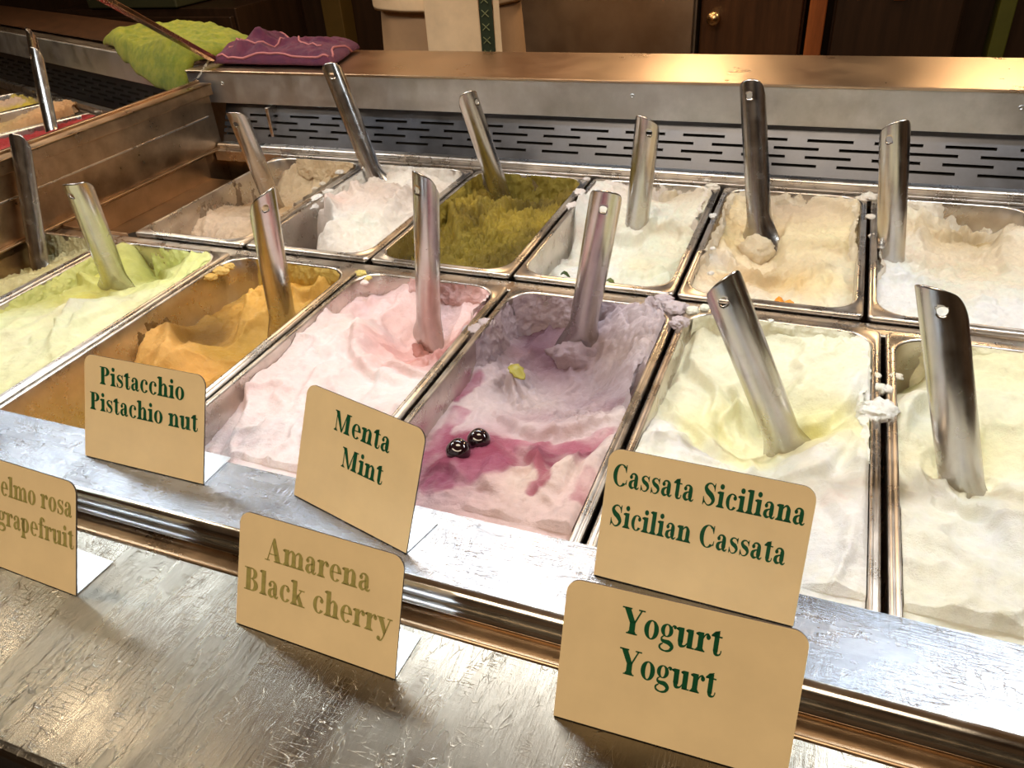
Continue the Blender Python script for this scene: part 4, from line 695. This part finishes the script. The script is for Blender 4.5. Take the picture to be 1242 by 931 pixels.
def glyph(c):
    if c == 'P': return stem(.08, 0, CH, .19)+foot(.08, 0, .19)+serif(0, .3, CH, False)+ring(.30, .52, .26, .18, .08, .14, -90, 90)+rect(.26, CH-T_, .32, CH)+rect(.26, .34, .32, .34+T_), .60
    if c == 'B': return stem(.08, 0, CH, .19)+serif(0, .34, CH, False)+serif(0, .34, 0)+ring(.33, .535, .22, .165, .06, .13, -90, 90)+ring(.33, .19, .27, .19, .09, .155, -90, 90)+rect(.26, CH-T_, .34, CH)+rect(.26, .355, .36, .355+T_), .66
    if c == 'M': return stem(.10, 0, CH, T_)+foot(.10, 0, T_, .08)+[[(.03, CH), (.22, CH), (.46, .06), (.40, 0)]]+serif(.0, .2, CH, False)+[[(.40, 0), (.46, .0), (.68, CH), (.64, CH)]]+stem(.62, 0, CH, .18)+foot(.62, 0, .18, .07)+serif(.64, .88, CH, False), .92
    if c == 'C': return ring(.36, .35, .33, .365, .16, .33, 50, 318)+[[(.55, CH+.01), (.59, CH+.01), (.59, .46), (.565, .46)], [(.57, .46), (.59, .64), (.50, .62), (.47, .66)]]+stroke([(.60, .09), (.62, .15), (.63, .24)], [.07, .04, .02]), .68
    if c == 'S': return stroke([(.45, .58), (.34, .675), (.20, .66), (.12, .54), (.20, .42), (.36, .32), (.46, .18), (.38, .04), (.24, .01), (.10, .12)], [.04, .04, .06, .13, .17, .18, .14, .06, .04, .04])+rect(.46, .46, .49, CH+.01)+rect(.05, -.01, .08, .25)+[[(.40, .62), (.46, .50), (.49, .50), (.49, .70)], [(.05, 0), (.14, .09), (.08, .22), (.05, .22)]], .58
    if c == 'Y': return stem(.27, 0, .34, .19)+foot(.27, 0, .19, .09)+[[(.03, CH), (.24, CH), (.46, .32), (.27, .30)]]+[[(.40, .32), (.46, .32), (.66, CH), (.61, CH)]]+serif(-.02, .30, CH, False)+serif(.52, .74, CH, False), .72
    if c == 'A': return [[(.34, CH+.02), (.30, CH-.06), (.08, 0), (.12, 0)], [(.34, CH+.02), (.40, CH+.02), (.66, 0), (.45, 0), (.28, .56)]]+rect(.17, .20, .50, .20+T_)+serif(.0, .20, 0)+serif(.38, .74, 0), .74
    if c == 'a': return stroke([(.09, .36), (.12, .45), (.22, .485), (.30, .44), (.325, .36), (.325, .12)], [.05, .05, .05, .10, .15, .16])+disc(.11, .37, .065)+stroke([(.32, .29), (.20, .26), (.11, .19), (.10, .10), (.17, .03), (.26, .05), (.32, .12)], [.035, .05, .12, .14, .09, .035, .035])+stroke([(.325, .14), (.34, .05), (.41, .02), (.47, .08)], [.15, .10, .05, .03]), .49
    if c == 'b': return stem(.07, 0, AS)+flag(.07, AS)+ring(.27, .25, .22, .26, .07, .22), .53
    if c == 'c': return ring(.26, .25, .23, .26, .09, .225, 60, 325)+disc(.37, .38, .068)+stroke([(.28, .49), (.36, .46), (.40, .40)], [.03, .05, .06]), .47
    if c == 'e': return ring(.26, .25, .23, .26, .09, .225, 0, 318)+rect(.10, .25, .45, .25+T_)+[[(.35, .25), (.49, .25), (.49, .285), (.35, .285)]], .51
    if c == 'f': return stem(.09, 0, .56, .16)+foot(.09, 0, .16)+serif(.0, .36, XH, False)+stroke([(.17, .54), (.18, .66), (.26, .735), (.36, .68)], [.16, .13, .05, .05])+disc(.35, .66, .062), .37
    if c == 'g': return ring(.22, .33, .20, .175, .07, .145)+stroke([(.36, .43), (.41, .49), (.47, .48)], [.03, .035, .05])+disc(.46, .46, .05)+stroke([(.14, .18), (.07, .11), (.12, .04), (.32, .02), (.43, -.07), (.36, -.18), (.20, -.215), (.06, -.17), (.04, -.09), (.13, -.02)], [.03, .05, .09, .13, .12, .07, .04, .06, .06, .03]), .50
    if c == 'h': return stem(.07, 0, AS)+flag(.07, AS)+foot(.07)+stroke([(.23, .38), (.30, .46), (.38, .47), (.44, .38), (.445, .30), (.445, 0)], [.03, .05, .08, .14, .16, .16])+foot(.365, 0, .16), .60
    if c == 'i': return stem(.07, 0, XH)+flag(.07, XH)+foot(.07)+disc(.15, .65, .085), .31
    if c == 'k': return stem(.07, 0, AS)+flag(.07, AS)+foot(.07)+[[(.22, .20), (.25, .17), (.46, .48), (.41, .48)], [(.24, .30), (.33, .38), (.55, .0), (.37, .0)]]+serif(.33, .56, XH, False)+serif(.31, .60, 0), .60
    if c == 'l': return stem(.07, 0, AS)+flag(.07, AS)+foot(.07), .31
    if c in 'mn':
        o = stem(.07, 0, XH)+flag(.07, XH)+foot(.07)+stroke([(.23, .38), (.30, .46), (.38, .47), (.44, .38), (.445, .30), (.445, 0)], [.03, .05, .08, .14, .16, .16])+foot(.365, 0, .16)
        if c == 'm': o += stroke([(.52, .38), (.59, .46), (.67, .47), (.73, .38), (.735, .30), (.735, 0)], [.03, .05, .08, .14, .16, .16])+foot(.655, 0, .16); return o, .89
        return o, .60
    if c == 'o': return ring(.26, .25, .24, .26, .085, .225), .52
    if c == 'p': return stem(.07, DS, XH)+flag(.07, XH)+foot(.07, DS)+ring(.27, .25, .23, .26, .08, .22), .55
    if c == 'r': return stem(.07, 0, XH)+flag(.07, XH)+foot(.07)+stroke([(.22, .34), (.28, .45), (.36, .48), (.40, .42)], [.03, .04, .06, .06])+disc(.385, .41, .068), .45
    if c == 's': return stroke([(.34, .40), (.27, .475), (.16, .475), (.09, .39), (.16, .30), (.28, .24), (.345, .14), (.28, .03), (.16, .01), (.07, .09)], [.03, .03, .05, .10, .13, .14, .10, .05, .03, .03])+rect(.345, .33, .37, XH+.01)+rect(.04, -.01, .065, .18)+[[(.29, .46), (.345, .36), (.37, .36), (.37, .5)], [(.04, 0), (.12, .06), (.065, .16), (.04, .16)]], .42
    if c == 't': return stem(.10, .09, .60, .15)+[[(.10, .60), (.0, .50), (.0, .47), (.12, .47), (.25, .62), (.25, .64)]]+serif(.0, .34, XH, False)+stroke([(.175, .12), (.19, .04), (.26, .01), (.33, .05), (.35, .14)], [.15, .11, .05, .035, .03]), .37
    if c == 'u': return stem(.07, .12, XH)+flag(.07, XH)+stroke([(.155, .16), (.17, .05), (.24, .02), (.32, .05), (.38, .13)], [.165, .13, .07, .04, .03])+stem(.37, 0, XH)+flag(.37, XH, .07)+serif(.37, .61, 0), .61
    if c == 'y': return [[(.02, .48), (.21, .48), (.36, .10), (.27, .0)], [(.27, .02), (.30, -.02), (.50, .48), (.46, .48)]]+serif(-.02, .27, XH, False)+serif(.37, .57, XH, False)+stroke([(.30, .06), (.24, -.10), (.16, -.18), (.08, -.15)], [.05, .04, .05, .06])+disc(.08, -.13, .065), .55
    return [], .27
def text_width(s): return sum(glyph(c)[1]+.02 for c in s)
def lettering(lines, mat, parent, u0):
    """lines: (text, left u, baseline v, x-scale, y-scale); drawn on the face plane y = u0"""
    vs = []; fs = []
    for s, u, v, sx, sy in lines:
        x = u
        for c in s:
            polys, adv = glyph(c)
            for p in polys:
                p = [(x+a*sx, v+b*sy) for a, b in p]
                ar = sum(p[i][0]*p[(i+1) % len(p)][1]-p[(i+1) % len(p)][0]*p[i][1] for i in range(len(p)))
                if ar < 0: p = p[::-1]
                n = len(vs); vs += [(a, u0, b) for a, b in p]; fs.append(tuple(range(n, n+len(p))))
            x += (adv+.02)*sx
    return obj('lettering', vs, fs, mat, parent, False)
def sign(loc, rz, W, H, lines, mat, lab, foot_d=.030, tilt=24.5):
    e = empty('flavour_sign', loc, R(rz)); tag(e, lab, 'sign', 'flavour signs on the counter')
    t = .0011; r = .0075
    pts = [(0, 0), (W, 0)]+[(W-r+r*math.cos(R(a)), H-r+r*math.sin(R(a))) for a in range(0, 91, 10)]+[(r+r*math.cos(R(a)), H-r+r*math.sin(R(a))) for a in range(90, 181, 10)]
    n = len(pts); vs = [(x, 0, z) for x, z in pts]+[(x, t, z) for x, z in pts]
    fs = [tuple(range(n)), tuple(range(n, 2*n))[::-1]]+[(i, i+n, (i+1) % n+n, (i+1) % n) for i in range(n)]
    p = obj('face_plate', vs, fs, M['sign'], e, False); p.rotation_euler = (R(-tilt), 0, 0); p.location = (0, 0, .0008)
    p.data.materials.append(M['signedge']); p.data.materials.append(M['sheet'])
    for i, f in enumerate(p.data.polygons): f.material_index = 0 if i == 0 else (2 if i == 1 else 1)
    m = MB(); m.box(0, W, .0006, foot_d, .0003, .0013); m.build('foot', M['sheet'], e)
    lettering(lines, mat, p, -.00025)
    return e
def fit(s, u0, u1, v, h):
    return (s, u0, v, (u1-u0)/(text_width(s)-.02), h)

Ink, Fade = M['ink'], M['fade']
sign((.1360, -.3440, .0030), 0, .1092, .0765, [fit('Pistacchio', .015, .092, .0565, .0185), fit('Pistachio nut', .0055, .104, .0365, .0185)], Ink, 'cream sign reading Pistacchio Pistachio nut, on the upper ledge at left')
sign((.3135, -.3340, .0030), -14.1, .1015, .0790, [fit('Menta', .028, .0765, .0560, .0190), fit('Mint', .0385, .0745, .0345, .0190)], Ink, 'cream sign reading Menta Mint, turned, on the upper ledge')
sign((.5245, -.3400, .0030), -1.2, .1100, .0765, [fit('Cassata Siciliana', .0035, .1065, .0555, .0180), fit('Sicilian Cassata', .0050, .1005, .0320, .0180)], Ink, 'cream sign reading Cassata Siciliana Sicilian Cassata, on the upper ledge')
sign((.5262, -.4195, -.0180), 1.2, .1140, .0760, [fit('Yogurt', .0290, .0770, .0545, .0195), fit('Yogurt', .0300, .0770, .0330, .0195)], Ink, 'large cream sign reading Yogurt Yogurt, on the lower counter in front')
sign((.3280, -.4230, -.0180), -2.0, .1095, .0710, [fit('Amarena', .0190, .0900, .0455, .0200), fit('Black cherry', .0050, .1050, .0235, .0205)], Fade, 'cream sign with faded olive lettering Amarena Black cherry, on the lower counter')
sign((.1060, -.4340, -.0180), -2.2, .1100, .0740, [fit('Pompelmo rosa', .0040, .1070, .0510, .0190), fit('Pink grapefruit', .0030, .1085, .0305, .0190)], Fade, 'cream sign with faded lettering about grapefruit, cut off by the left frame edge')


# ---------------------------------------------------------------- glass side panel of the main case with its bronze edge bar
A_ = Vector((-.302, .385, .126)); B_ = Vector((-.302, .190, .250))
gl = empty('glass_partition', (-.302, 0, .1)); tag(gl, 'clear glass side panel with a bronze edge bar rising from the towels', 'glass panel')
dd = (B_-A_).normalized(); B2 = B_+dd*.25; nn_ = Vector((0, -dd.z, dd.y))
def along(P, h): return (P.x+.302, P.y, P.z-.1+h)
q0 = [(A_.y, A_.z), (B2.y, B2.z), (-.35, B2.z+.02), (-.35, .102), (.34, .102)]
m = MB(); nq = len(q0); m.add([(-.0015, y, z-.1) for y, z in q0]+[(.0015, y, z-.1) for y, z in q0], [tuple(range(nq)), tuple(range(nq, 2*nq))[::-1]]+[(i, i+nq, (i+1) % nq+nq, (i+1) % nq) for i in range(nq)])
m.build('pane', M['glass'], gl)
m = MB(); hw = .0035
def barv(P):
    return [(sx*.007, P.y+nn_.y*h, P.z-.1+nn_.z*h) for sx, h in ((-1, -hw), (1, -hw), (1, hw), (-1, hw))]
m.add(barv(A_-dd*.006)+barv(B2), [(0, 3, 2, 1), (4, 5, 6, 7), (0, 1, 5, 4), (1, 2, 6, 5), (2, 3, 7, 6), (3, 0, 4, 7)]); m.build('edge_bar', M['bronze'], gl, bevel=.0012)

# ---------------------------------------------------------------- left case, turned by 20 degrees
ang = R(160)   # its long axis points left and away
LO = Vector((-.352, .392, 0))
lc = empty('left_case', LO, R(-20)); structure(lc)      # local -x runs left, +y runs back
XE = -1.6
m = MB(); m.box(XE, 0.004, 0, .165, HZ-.0465, HZ); m.build('band', M['band'], lc, bevel=.0012)
prof = [(.004, HZ), (.004, HZ+.003), (.012, HZ+.006), (.020, HZ+.003), (.030, HZ+.0035), (.150, HZ+.0035), (.163, HZ+.001), (.163, HZ)]
m = MB(); m.extrude_x(prof, XE, 0.004, 2); m.build('top_sheet', M['top'], lc)
m = MB(); m.box(XE, 0.003, .022, .160, HZ+.0075, HZ+.010); m.build('shelf_board', MW['brown'], lc, bevel=.001)
m = MB(); m.box(XE, 0, .02, .16, -.95, HZ-.047); m.build('rear_body', M['pan_old'], lc)
vp = empty('vent', (0, 0, 0)); vp.parent = lc; vp.location = (0, -.014, .010)
sl2 = math.atan2(.054, .026)
rnd = random.Random(3)
def vent_l():
    m = MB(); rows = (.010, .018, .026, .034, .042); prev = 0; sw = .044; pitch = .062; L2 = math.hypot(.054, .026)
    for k, r0 in enumerate(rows):
        m.box(XE, -.03, prev, r0, -.0012, 0); xs = XE+(pitch/2 if k % 2 else 0)
        while xs < -.03: m.box(xs+sw, min(-.03, xs+pitch), r0, r0+.0036, -.0012, 0); xs += pitch
        prev = r0+.0036
    m.box(XE, -.03, prev, L2, -.0012, 0); o = m.build('vent_plate', M['vent'], vp); o.rotation_euler = (sl2, 0, 0)
    m = MB(); m.box(XE, -.03, 0, L2, -.012, -.006); o = m.build('vent_backing', M['dark'], vp); o.rotation_euler = (sl2, 0, 0)
vent_l()
m = MB(); m.box(XE, -.10, -.030, -.016, -.006, .010); m.build('rear_rail', M['pan'], lc, bevel=.002)
def lpan(x0, x1, y0, key, ctrl, cols, glab, plab, rough, ice, smears=()):
    y1 = -.042; c, s = math.cos(R(-20)), math.sin(R(-20))
    make_pan((x0+.009, x1-.009, y0, y1), 'ice_cream_pan', plab, rz=R(-20), origin=LO, group='pans in the left case')
    d = dict(name=key, box=(x0+.009, x1-.009, y0, y1), ctrl=ctrl, cols=cols, ridges=[], strokes=[], smears=smears, blobs=[], rough=rough, ice=ice, spots=[])
    o = make_gelato(d, 40+int(abs(x0)*10), step=.0022, name='ice_cream'); l = o.location.copy()
    o.location = (LO.x+l.x*c-l.y*s, LO.y+l.x*s+l.y*c, 0); o.rotation_euler = (0, 0, R(-20)); tag(o, glab, 'ice cream', 'ice cream in the left case')
def cgrid(x0, x1, ys, zf): return [(x, y, zf(x, y)) for x in (x0+.01, (x0+x1)/2, x1-.01) for y in ys]
ys = (-.05, -.12, -.19, -.26)
lpan(-.377, -.197, -.33, 'strawberry', [(-.36, -.05, -.012), (-.30, -.05, -.004), (-.22, -.05, -.006), (-.36, -.15, -.016), (-.28, -.15, -.008), (-.22, -.15, -.008), (-.36, -.26, -.012), (-.28, -.26, -.010), (-.22, -.26, -.006)],
     [(-.30, -.08, 190, 50, 52), (-.23, -.05, 206, 90, 80), (-.33, -.2, 168, 30, 36), (-.25, -.2, 196, 60, 60)], 'bright red ice cream in the left case beside the divider', 'steel pan of red ice cream in the left case', 1.0, .8, [('B', 0, 1, .9, (200, 70, 66))])
lpan(-.557, -.377, -.33, 'peach', [(-.54, -.05, -.012), (-.45, -.05, .004), (-.39, -.05, .006), (-.54, -.15, -.03), (-.45, -.12, -.008), (-.39, -.12, .002), (-.54, -.28, -.03), (-.45, -.26, -.015), (-.39, -.26, -.008)],
     [(-.45, -.06, 240, 190, 140), (-.40, -.10, 240, 186, 130), (-.52, -.06, 226, 196, 160), (-.45, -.2, 206, 176, 120), (-.52, -.2, 200, 180, 130)], 'peach-coloured crumbly ice cream in the left case, next to the red one', 'steel pan of peach ice cream in the left case', 1.4, 1.0, [('B', 0, 1, 1., (240, 196, 150))])
lpan(-.737, -.557, -.33, 'banana', [(-.72, -.05, -.012), (-.64, -.05, -.02), (-.57, -.05, -.02), (-.72, -.15, -.03), (-.64, -.15, -.035), (-.57, -.15, -.02), (-.72, -.28, -.02), (-.64, -.28, -.03), (-.57, -.26, -.02)],
     [(-.64, -.08, 226, 200, 60), (-.60, -.08, 236, 214, 80), (-.70, -.06, 220, 190, 170), (-.64, -.2, 190, 176, 90)], 'yellow ice cream at the left frame edge in the left case', 'steel pan of yellow ice cream in the left case', .9, .8, [('B', 0, 1, .6, (220, 200, 110))])
m = MB(); m.box(-1.3, -.21, -.36, -.018, -.20, -.19); m.box(-1.3, -.19, -.031, -.020, -.20, -.008); m.build('well', M['pan_old'], lc)
m = MB(); m.box(-1.5, -.21, -.60, -.336, -.012, -.004); m.build('front_ledge', M['steel'], lc, bevel=.002)

# ---------------------------------------------------------------- towels
def cloth_mat(name, col, col2):
    t = NT(name); t.set(Roughness=.95); t.b.inputs['Sheen Weight'].default_value = .08
    v = t.coords(); n = t.noise(v, 60, 6, .75); t.l(t.ramp(n, [(.35, lin(col2)), (.65, lin(col))]), t.b.inputs['Base Color'])
    t.bump(t.noise(v, 900, 5, .8), .9, .002); return t.m
def towel(name, corners, lab, mat, hfun, nu=90, nv=60, th=.006):
    """bilinear patch between four corners with a folded surface and real thickness"""
    c = [np.array(p) for p in corners]; U, V = np.meshgrid(np.linspace(0, 1, nu), np.linspace(0, 1, nv)); U = U.ravel()[:, None]; V = V.ravel()[:, None]
    P = (c[0]*(1-U)+c[1]*U)*(1-V)+(c[3]*(1-U)+c[2]*U)*V
    P = P+np.c_[fbm(P, 14, 3, seed=51), fbm(P, 14, 3, seed=52), np.zeros(len(P))]*.010
    P[:, 2] = hfun(P, U[:, 0], V[:, 0])
    o = obj(name, P.tolist(), grid_faces(nu, nv).tolist(), mat); s = o.modifiers.new('s', 'SOLIDIFY'); s.thickness = th; s.offset = -1
    s2 = o.modifiers.new('b', 'SUBSURF'); s2.levels = 1; s2.render_levels = 1
    return tag(o, lab, 'towel', 'towels on the case corner')
def rounded(u, v, r=.10): return np.clip(np.minimum(np.minimum(u, 1-u), np.minimum(v, 1-v))/r, 0, 1)
def hg(P, u, v):
    e = rounded(u, v, .12); base = HZ+.009+.020*np.sqrt(np.clip(1-(1-e)**2, 0, 1))
    z = base+.014*fbm(P, 16, 4, seed=61)*e+.005*np.sin(u*9+v*3)*e+.006*fbm(P, 45, 3, .5, True, seed=62)*e
    # the front edge hangs over the housing
    s20, c20 = math.sin(R(20)), math.cos(R(20)); dy = (P[:, 0]-LO.x)*s20+(P[:, 1]-LO.y)*c20   # local depth in the left case
    z = z-np.clip(-dy-.002, 0, .2)*1.4
    return z
towel('green_towel', [(-.650, .505, .12), (-.345, .340, .12), (-.300, .50, .12), (-.545, .640, .12)], 'lime green folded towel draped over the corner of the left case', cloth_mat('green_terry', (164, 160, 40), (112, 128, 18)), hg)
def hp(P, u, v):
    e = rounded(u, v, .16); z = HZ+.006+.016*np.sqrt(np.clip(1-(1-e)**2, 0, 1))
    f = np.exp(-((u-.22-.25*v)/.05)**2)*.012+np.exp(-((u-.45+.2*v)/.06)**2)*.008+np.exp(-((v-.35-.3*u)/.06)**2)*.008
    return z+f*e+.009*fbm(P, 24, 4, seed=66)*e+.006*fbm(P, 50, 3, .5, True, seed=67)*e
pt_ = towel('purple_towel', [(-.300, .385, .12), (-.085, .385, .12), (-.110, .515, .12), (-.335, .480, .12)], 'crumpled plum purple towel with pink piping at the housing corner', cloth_mat('plum_terry', (112, 44, 66), (82, 28, 62)), hp, th=.007)
pm = plain('pink_piping', lin((176, 108, 108)), .9)
def on_towel(pts, r=.0016):
    V = np.array([v.co for v in pt_.data.vertices]); out = []
    for x, y in smooth(pts, 5):
        k = ((V[:, 0]-x)**2+(V[:, 1]-y)**2).argmin(); out.append((V[k, 0], V[k, 1], V[k, 2]+.001))
    m = MB(); m.tube(out, r, 8); m.build('piping', pm, pt_, True)
on_towel([(-.292, .388), (-.24, .386), (-.18, .390), (-.12, .388), (-.092, .392)])
on_towel([(-.275, .40), (-.262, .44), (-.235, .475), (-.21, .47), (-.205, .44), (-.225, .41), (-.26, .415), (-.30, .44)])
on_towel([(-.19, .46), (-.16, .43), (-.12, .42)]); on_towel([(-.090, .40), (-.11, .44), (-.105, .48)])

# ---------------------------------------------------------------- the worker
def skin_body(joints, edges, mat, name, parent, lv=2):
    me = bpy.data.meshes.new(name); me.from_pydata([j[:3] for j in joints], edges, []); me.materials.append(mat)
    o = bpy.data.objects.new(name, me); COL.objects.link(o); o.parent = parent
    o.modifiers.new('skin', 'SKIN'); 
    for v, j in zip(me.skin_vertices[0].data, joints): v.radius = (j[3], j[4] if len(j) > 4 else j[3])
    me.skin_vertices[0].data[0].use_root = True
    s = o.modifiers.new('sub', 'SUBSURF'); s.levels = lv; s.render_levels = lv
    return o
def loft(rings, mat, name, parent, n=40, fold=0, seed=0, cap=False, th=.004):
    """rings: (cx, cy, z, rx, ry)"""
    vs = []; fs = []
    for k, (cx, cy, z, rx, ry) in enumerate(rings):
        for i in range(n):
            t = i*math.tau/n; q = 1+fold*(math.sin(t*5+seed+k*.25)+.6*math.sin(t*11+seed*2+k*.5))
            vs.append((cx+rx*q*math.cos(t), cy+ry*q*math.sin(t), z))
    for k in range(len(rings)-1):
        for i in range(n): fs.append((k*n+i, k*n+(i+1) % n, (k+1)*n+(i+1) % n, (k+1)*n+i))
    if cap: fs.append(tuple(range((len(rings)-1)*n, len(rings)*n)))
    o = obj(name, vs, fs, mat, parent)
    if th: s = o.modifiers.new('s', 'SOLIDIFY'); s.thickness = th; s.offset = -1
    s = o.modifiers.new('u', 'SUBSURF'); s.levels = 1; s.render_levels = 1
    return o
pe = empty('person', (-.115, .87, Z0)); tag(pe, 'worker in cream tunic and green-trimmed apron standing behind the case', 'person')
skin = plain('skin', lin((214, 160, 130)), .5)
cream = plain('cream_cloth', lin((240, 208, 166)), .85, bump=.3, bscale=300); tan = plain('tan_cloth', lin((176, 140, 104)), .85, bump=.3, bscale=300); green = plain('green_trim', lin((40, 50, 26)), .8)
J = [(0, 0, .96, .12, .10), (0, 0, 1.12, .115, .09), (0, 0, 1.28, .15, .10), (0, 0, 1.42, .15, .085), (0, 0, 1.49, .055, .055), (0, -.01, 1.56, .05, .055), (0, -.01, 1.64, .072, .088), (0, -.01, 1.70, .06, .075),
     (.18, 0, 1.41, .055), (.23, .01, 1.16, .042), (.16, -.20, 1.22, .030), (.13, -.24, 1.25, .028, .022), (-.18, 0, 1.41, .055), (-.23, .01, 1.16, .042), (-.16, -.20, 1.22, .030), (-.13, -.24, 1.25, .028, .022),
     (.09, 0, .88, .085), (.10, -.01, .50, .058), (.10, .02, .10, .038), (-.09, 0, .88, .085), (-.10, -.01, .50, .058), (-.10, .02, .10, .038)]
E_ = [(0, 1), (1, 2), (2, 3), (3, 4), (4, 5), (5, 6), (6, 7), (3, 8), (8, 9), (9, 10), (10, 11), (3, 12), (12, 13), (13, 14), (14, 15), (0, 16), (16, 17), (17, 18), (0, 19), (19, 20), (20, 21)]
for sx, base in ((1, 11), (-1, 15)):
    for fi, (dx, ln) in enumerate(((-.022, .070), (-.008, .078), (.007, .073), (.021, .060))):
        n0 = len(J); x = J[base][0]+dx; J += [(x, -.265, 1.262, .0085), (x, -.265-ln*.5, 1.262, .008), (x, -.265-ln*.85, 1.240, .007)]; E_ += [(base, n0), (n0, n0+1), (n0+1, n0+2)]
    n0 = len(J); x = J[base][0]-sx*.03; J += [(x, -.245, 1.262, .010), (x-sx*.010, -.275, 1.268, .009)]; E_ += [(base, n0), (n0, n0+1)]
skin_body(J, E_, skin, 'body', pe, 2)
for s in (-1, 1):
    loft([(s*.09, 0, .90, .105, .125), (s*.095, 0, .75, .098, .115), (s*.10, 0, .5, .08, .09), (s*.10, .01, .25, .072, .08), (s*.10, .01, .06, .075, .085)], tan, 'trouser_leg', pe, fold=.02, seed=s*2)
    loft([(s*.10, -.035, .0, .045, .13), (s*.10, -.03, .03, .05, .135), (s*.10, .0, .07, .045, .09), (s*.10, .03, .11, .04, .05)], MW['back'], 'shoe', pe, cap=True, th=0)
loft([(0, 0, .86, .150, .13), (0, 0, .93, .148, .135), (0, 0, 1.00, .145, .13), (0, 0, 1.09, .14, .125)], tan, 'trouser_waist', pe, fold=.012, seed=3)
loft([(0, 0, 1.082, .152, .148), (0, 0, 1.13, .152, .140), (0, 0, 1.25, .175, .13), (0, 0, 1.38, .185, .115), (0, 0, 1.46, .12, .08), (0, 0, 1.50, .07, .07)], cream, 'tunic', pe, fold=.018, seed=1)
for s in (-1, 1): loft([(s*.17, 0, 1.44, .07, .07), (s*.20, 0, 1.34, .062, .062), (s*.222, 0, 1.26, .06, .06)], cream, 'sleeve', pe, fold=.02)
def panel(x0, x1, z0, z1, y, mat, name, par, fold=.004, seed=0):
    nu, nv = 24, 24; vs = []
    for j in range(nv+1):
        for i in range(nu+1):
            u = i/nu; v = j/nv; x = x0+(x1-x0)*u+.01*(1-v)*(u-.5)
            vs.append((x, y+(x*x)*1.8+fold*math.sin(u*7+seed+v*1.3)*(1.3-v), z0+(z1-z0)*v))
    o = obj(name, vs, grid_faces(nu+1, nv+1).tolist(), mat, par); s = o.modifiers.new('s', 'SOLIDIFY'); s.thickness = .003; return o
ap = panel(.025, .118, .55, 1.16, -.165, cream, 'apron', pe, .005)
tr = panel(.120, .140, .55, 1.16, -.163, green, 'apron_trim', pe, .001); panel(.142, .150, .55, 1.16, -.161, cream, 'apron_edge', pe, .001)
# knotwork on the trim: a zigzag of pale diamonds
m = MB()
for k in range(12):
    z = .90+k*.022; y = -.1672+(.130**2)*1.8
    for a, b in (((.1235, z), (.1365, z+.011)), ((.1365, z), (.1235, z+.011))):
        m.tube([(a[0], y, a[1]), (b[0], y, b[1])], .0009, 5)
m.build('knot_pattern', plain('knot_thread', lin((120, 124, 84)), .8), tr)
hair = plain('dark_hair', (.03, .018, .01), .6)
loft([(0, .01, 1.60, .088, .10), (0, .012, 1.66, .092, .106), (0, .01, 1.72, .078, .092), (0, .01, 1.755, .04, .05), (0, .01, 1.76, .01, .01)], hair, 'hair', pe, cap=True, th=0)
EYE = plain('eye', (.05, .03, .02), .2)
for s in (-1, 1):
    m = MB(); m.tube([(s*.028, -.094, 1.645), (s*.028, -.099, 1.645)], .010, 12); m.build('eye', EYE, pe, True)
m = MB(); m.tube([(0, -.088, 1.65), (0, -.108, 1.615), (0, -.09, 1.605)], [.007, .012, .007], 10); m.build('nose', skin, pe, True)
m = MB(); m.tube([(-.022, -.090, 1.580), (0, -.098, 1.578), (.022, -.090, 1.580)], [.003, .006, .003], 8); m.build('mouth', plain('lips', lin((170, 90, 84)), .5), pe, True)
for s in (-1, 1):
    m = MB(); m.tube([(s*.073, 0, 1.66), (s*.082, .01, 1.64), (s*.074, .005, 1.615)], [.006, .010, .005], 8); m.build('ear', skin, pe, True)
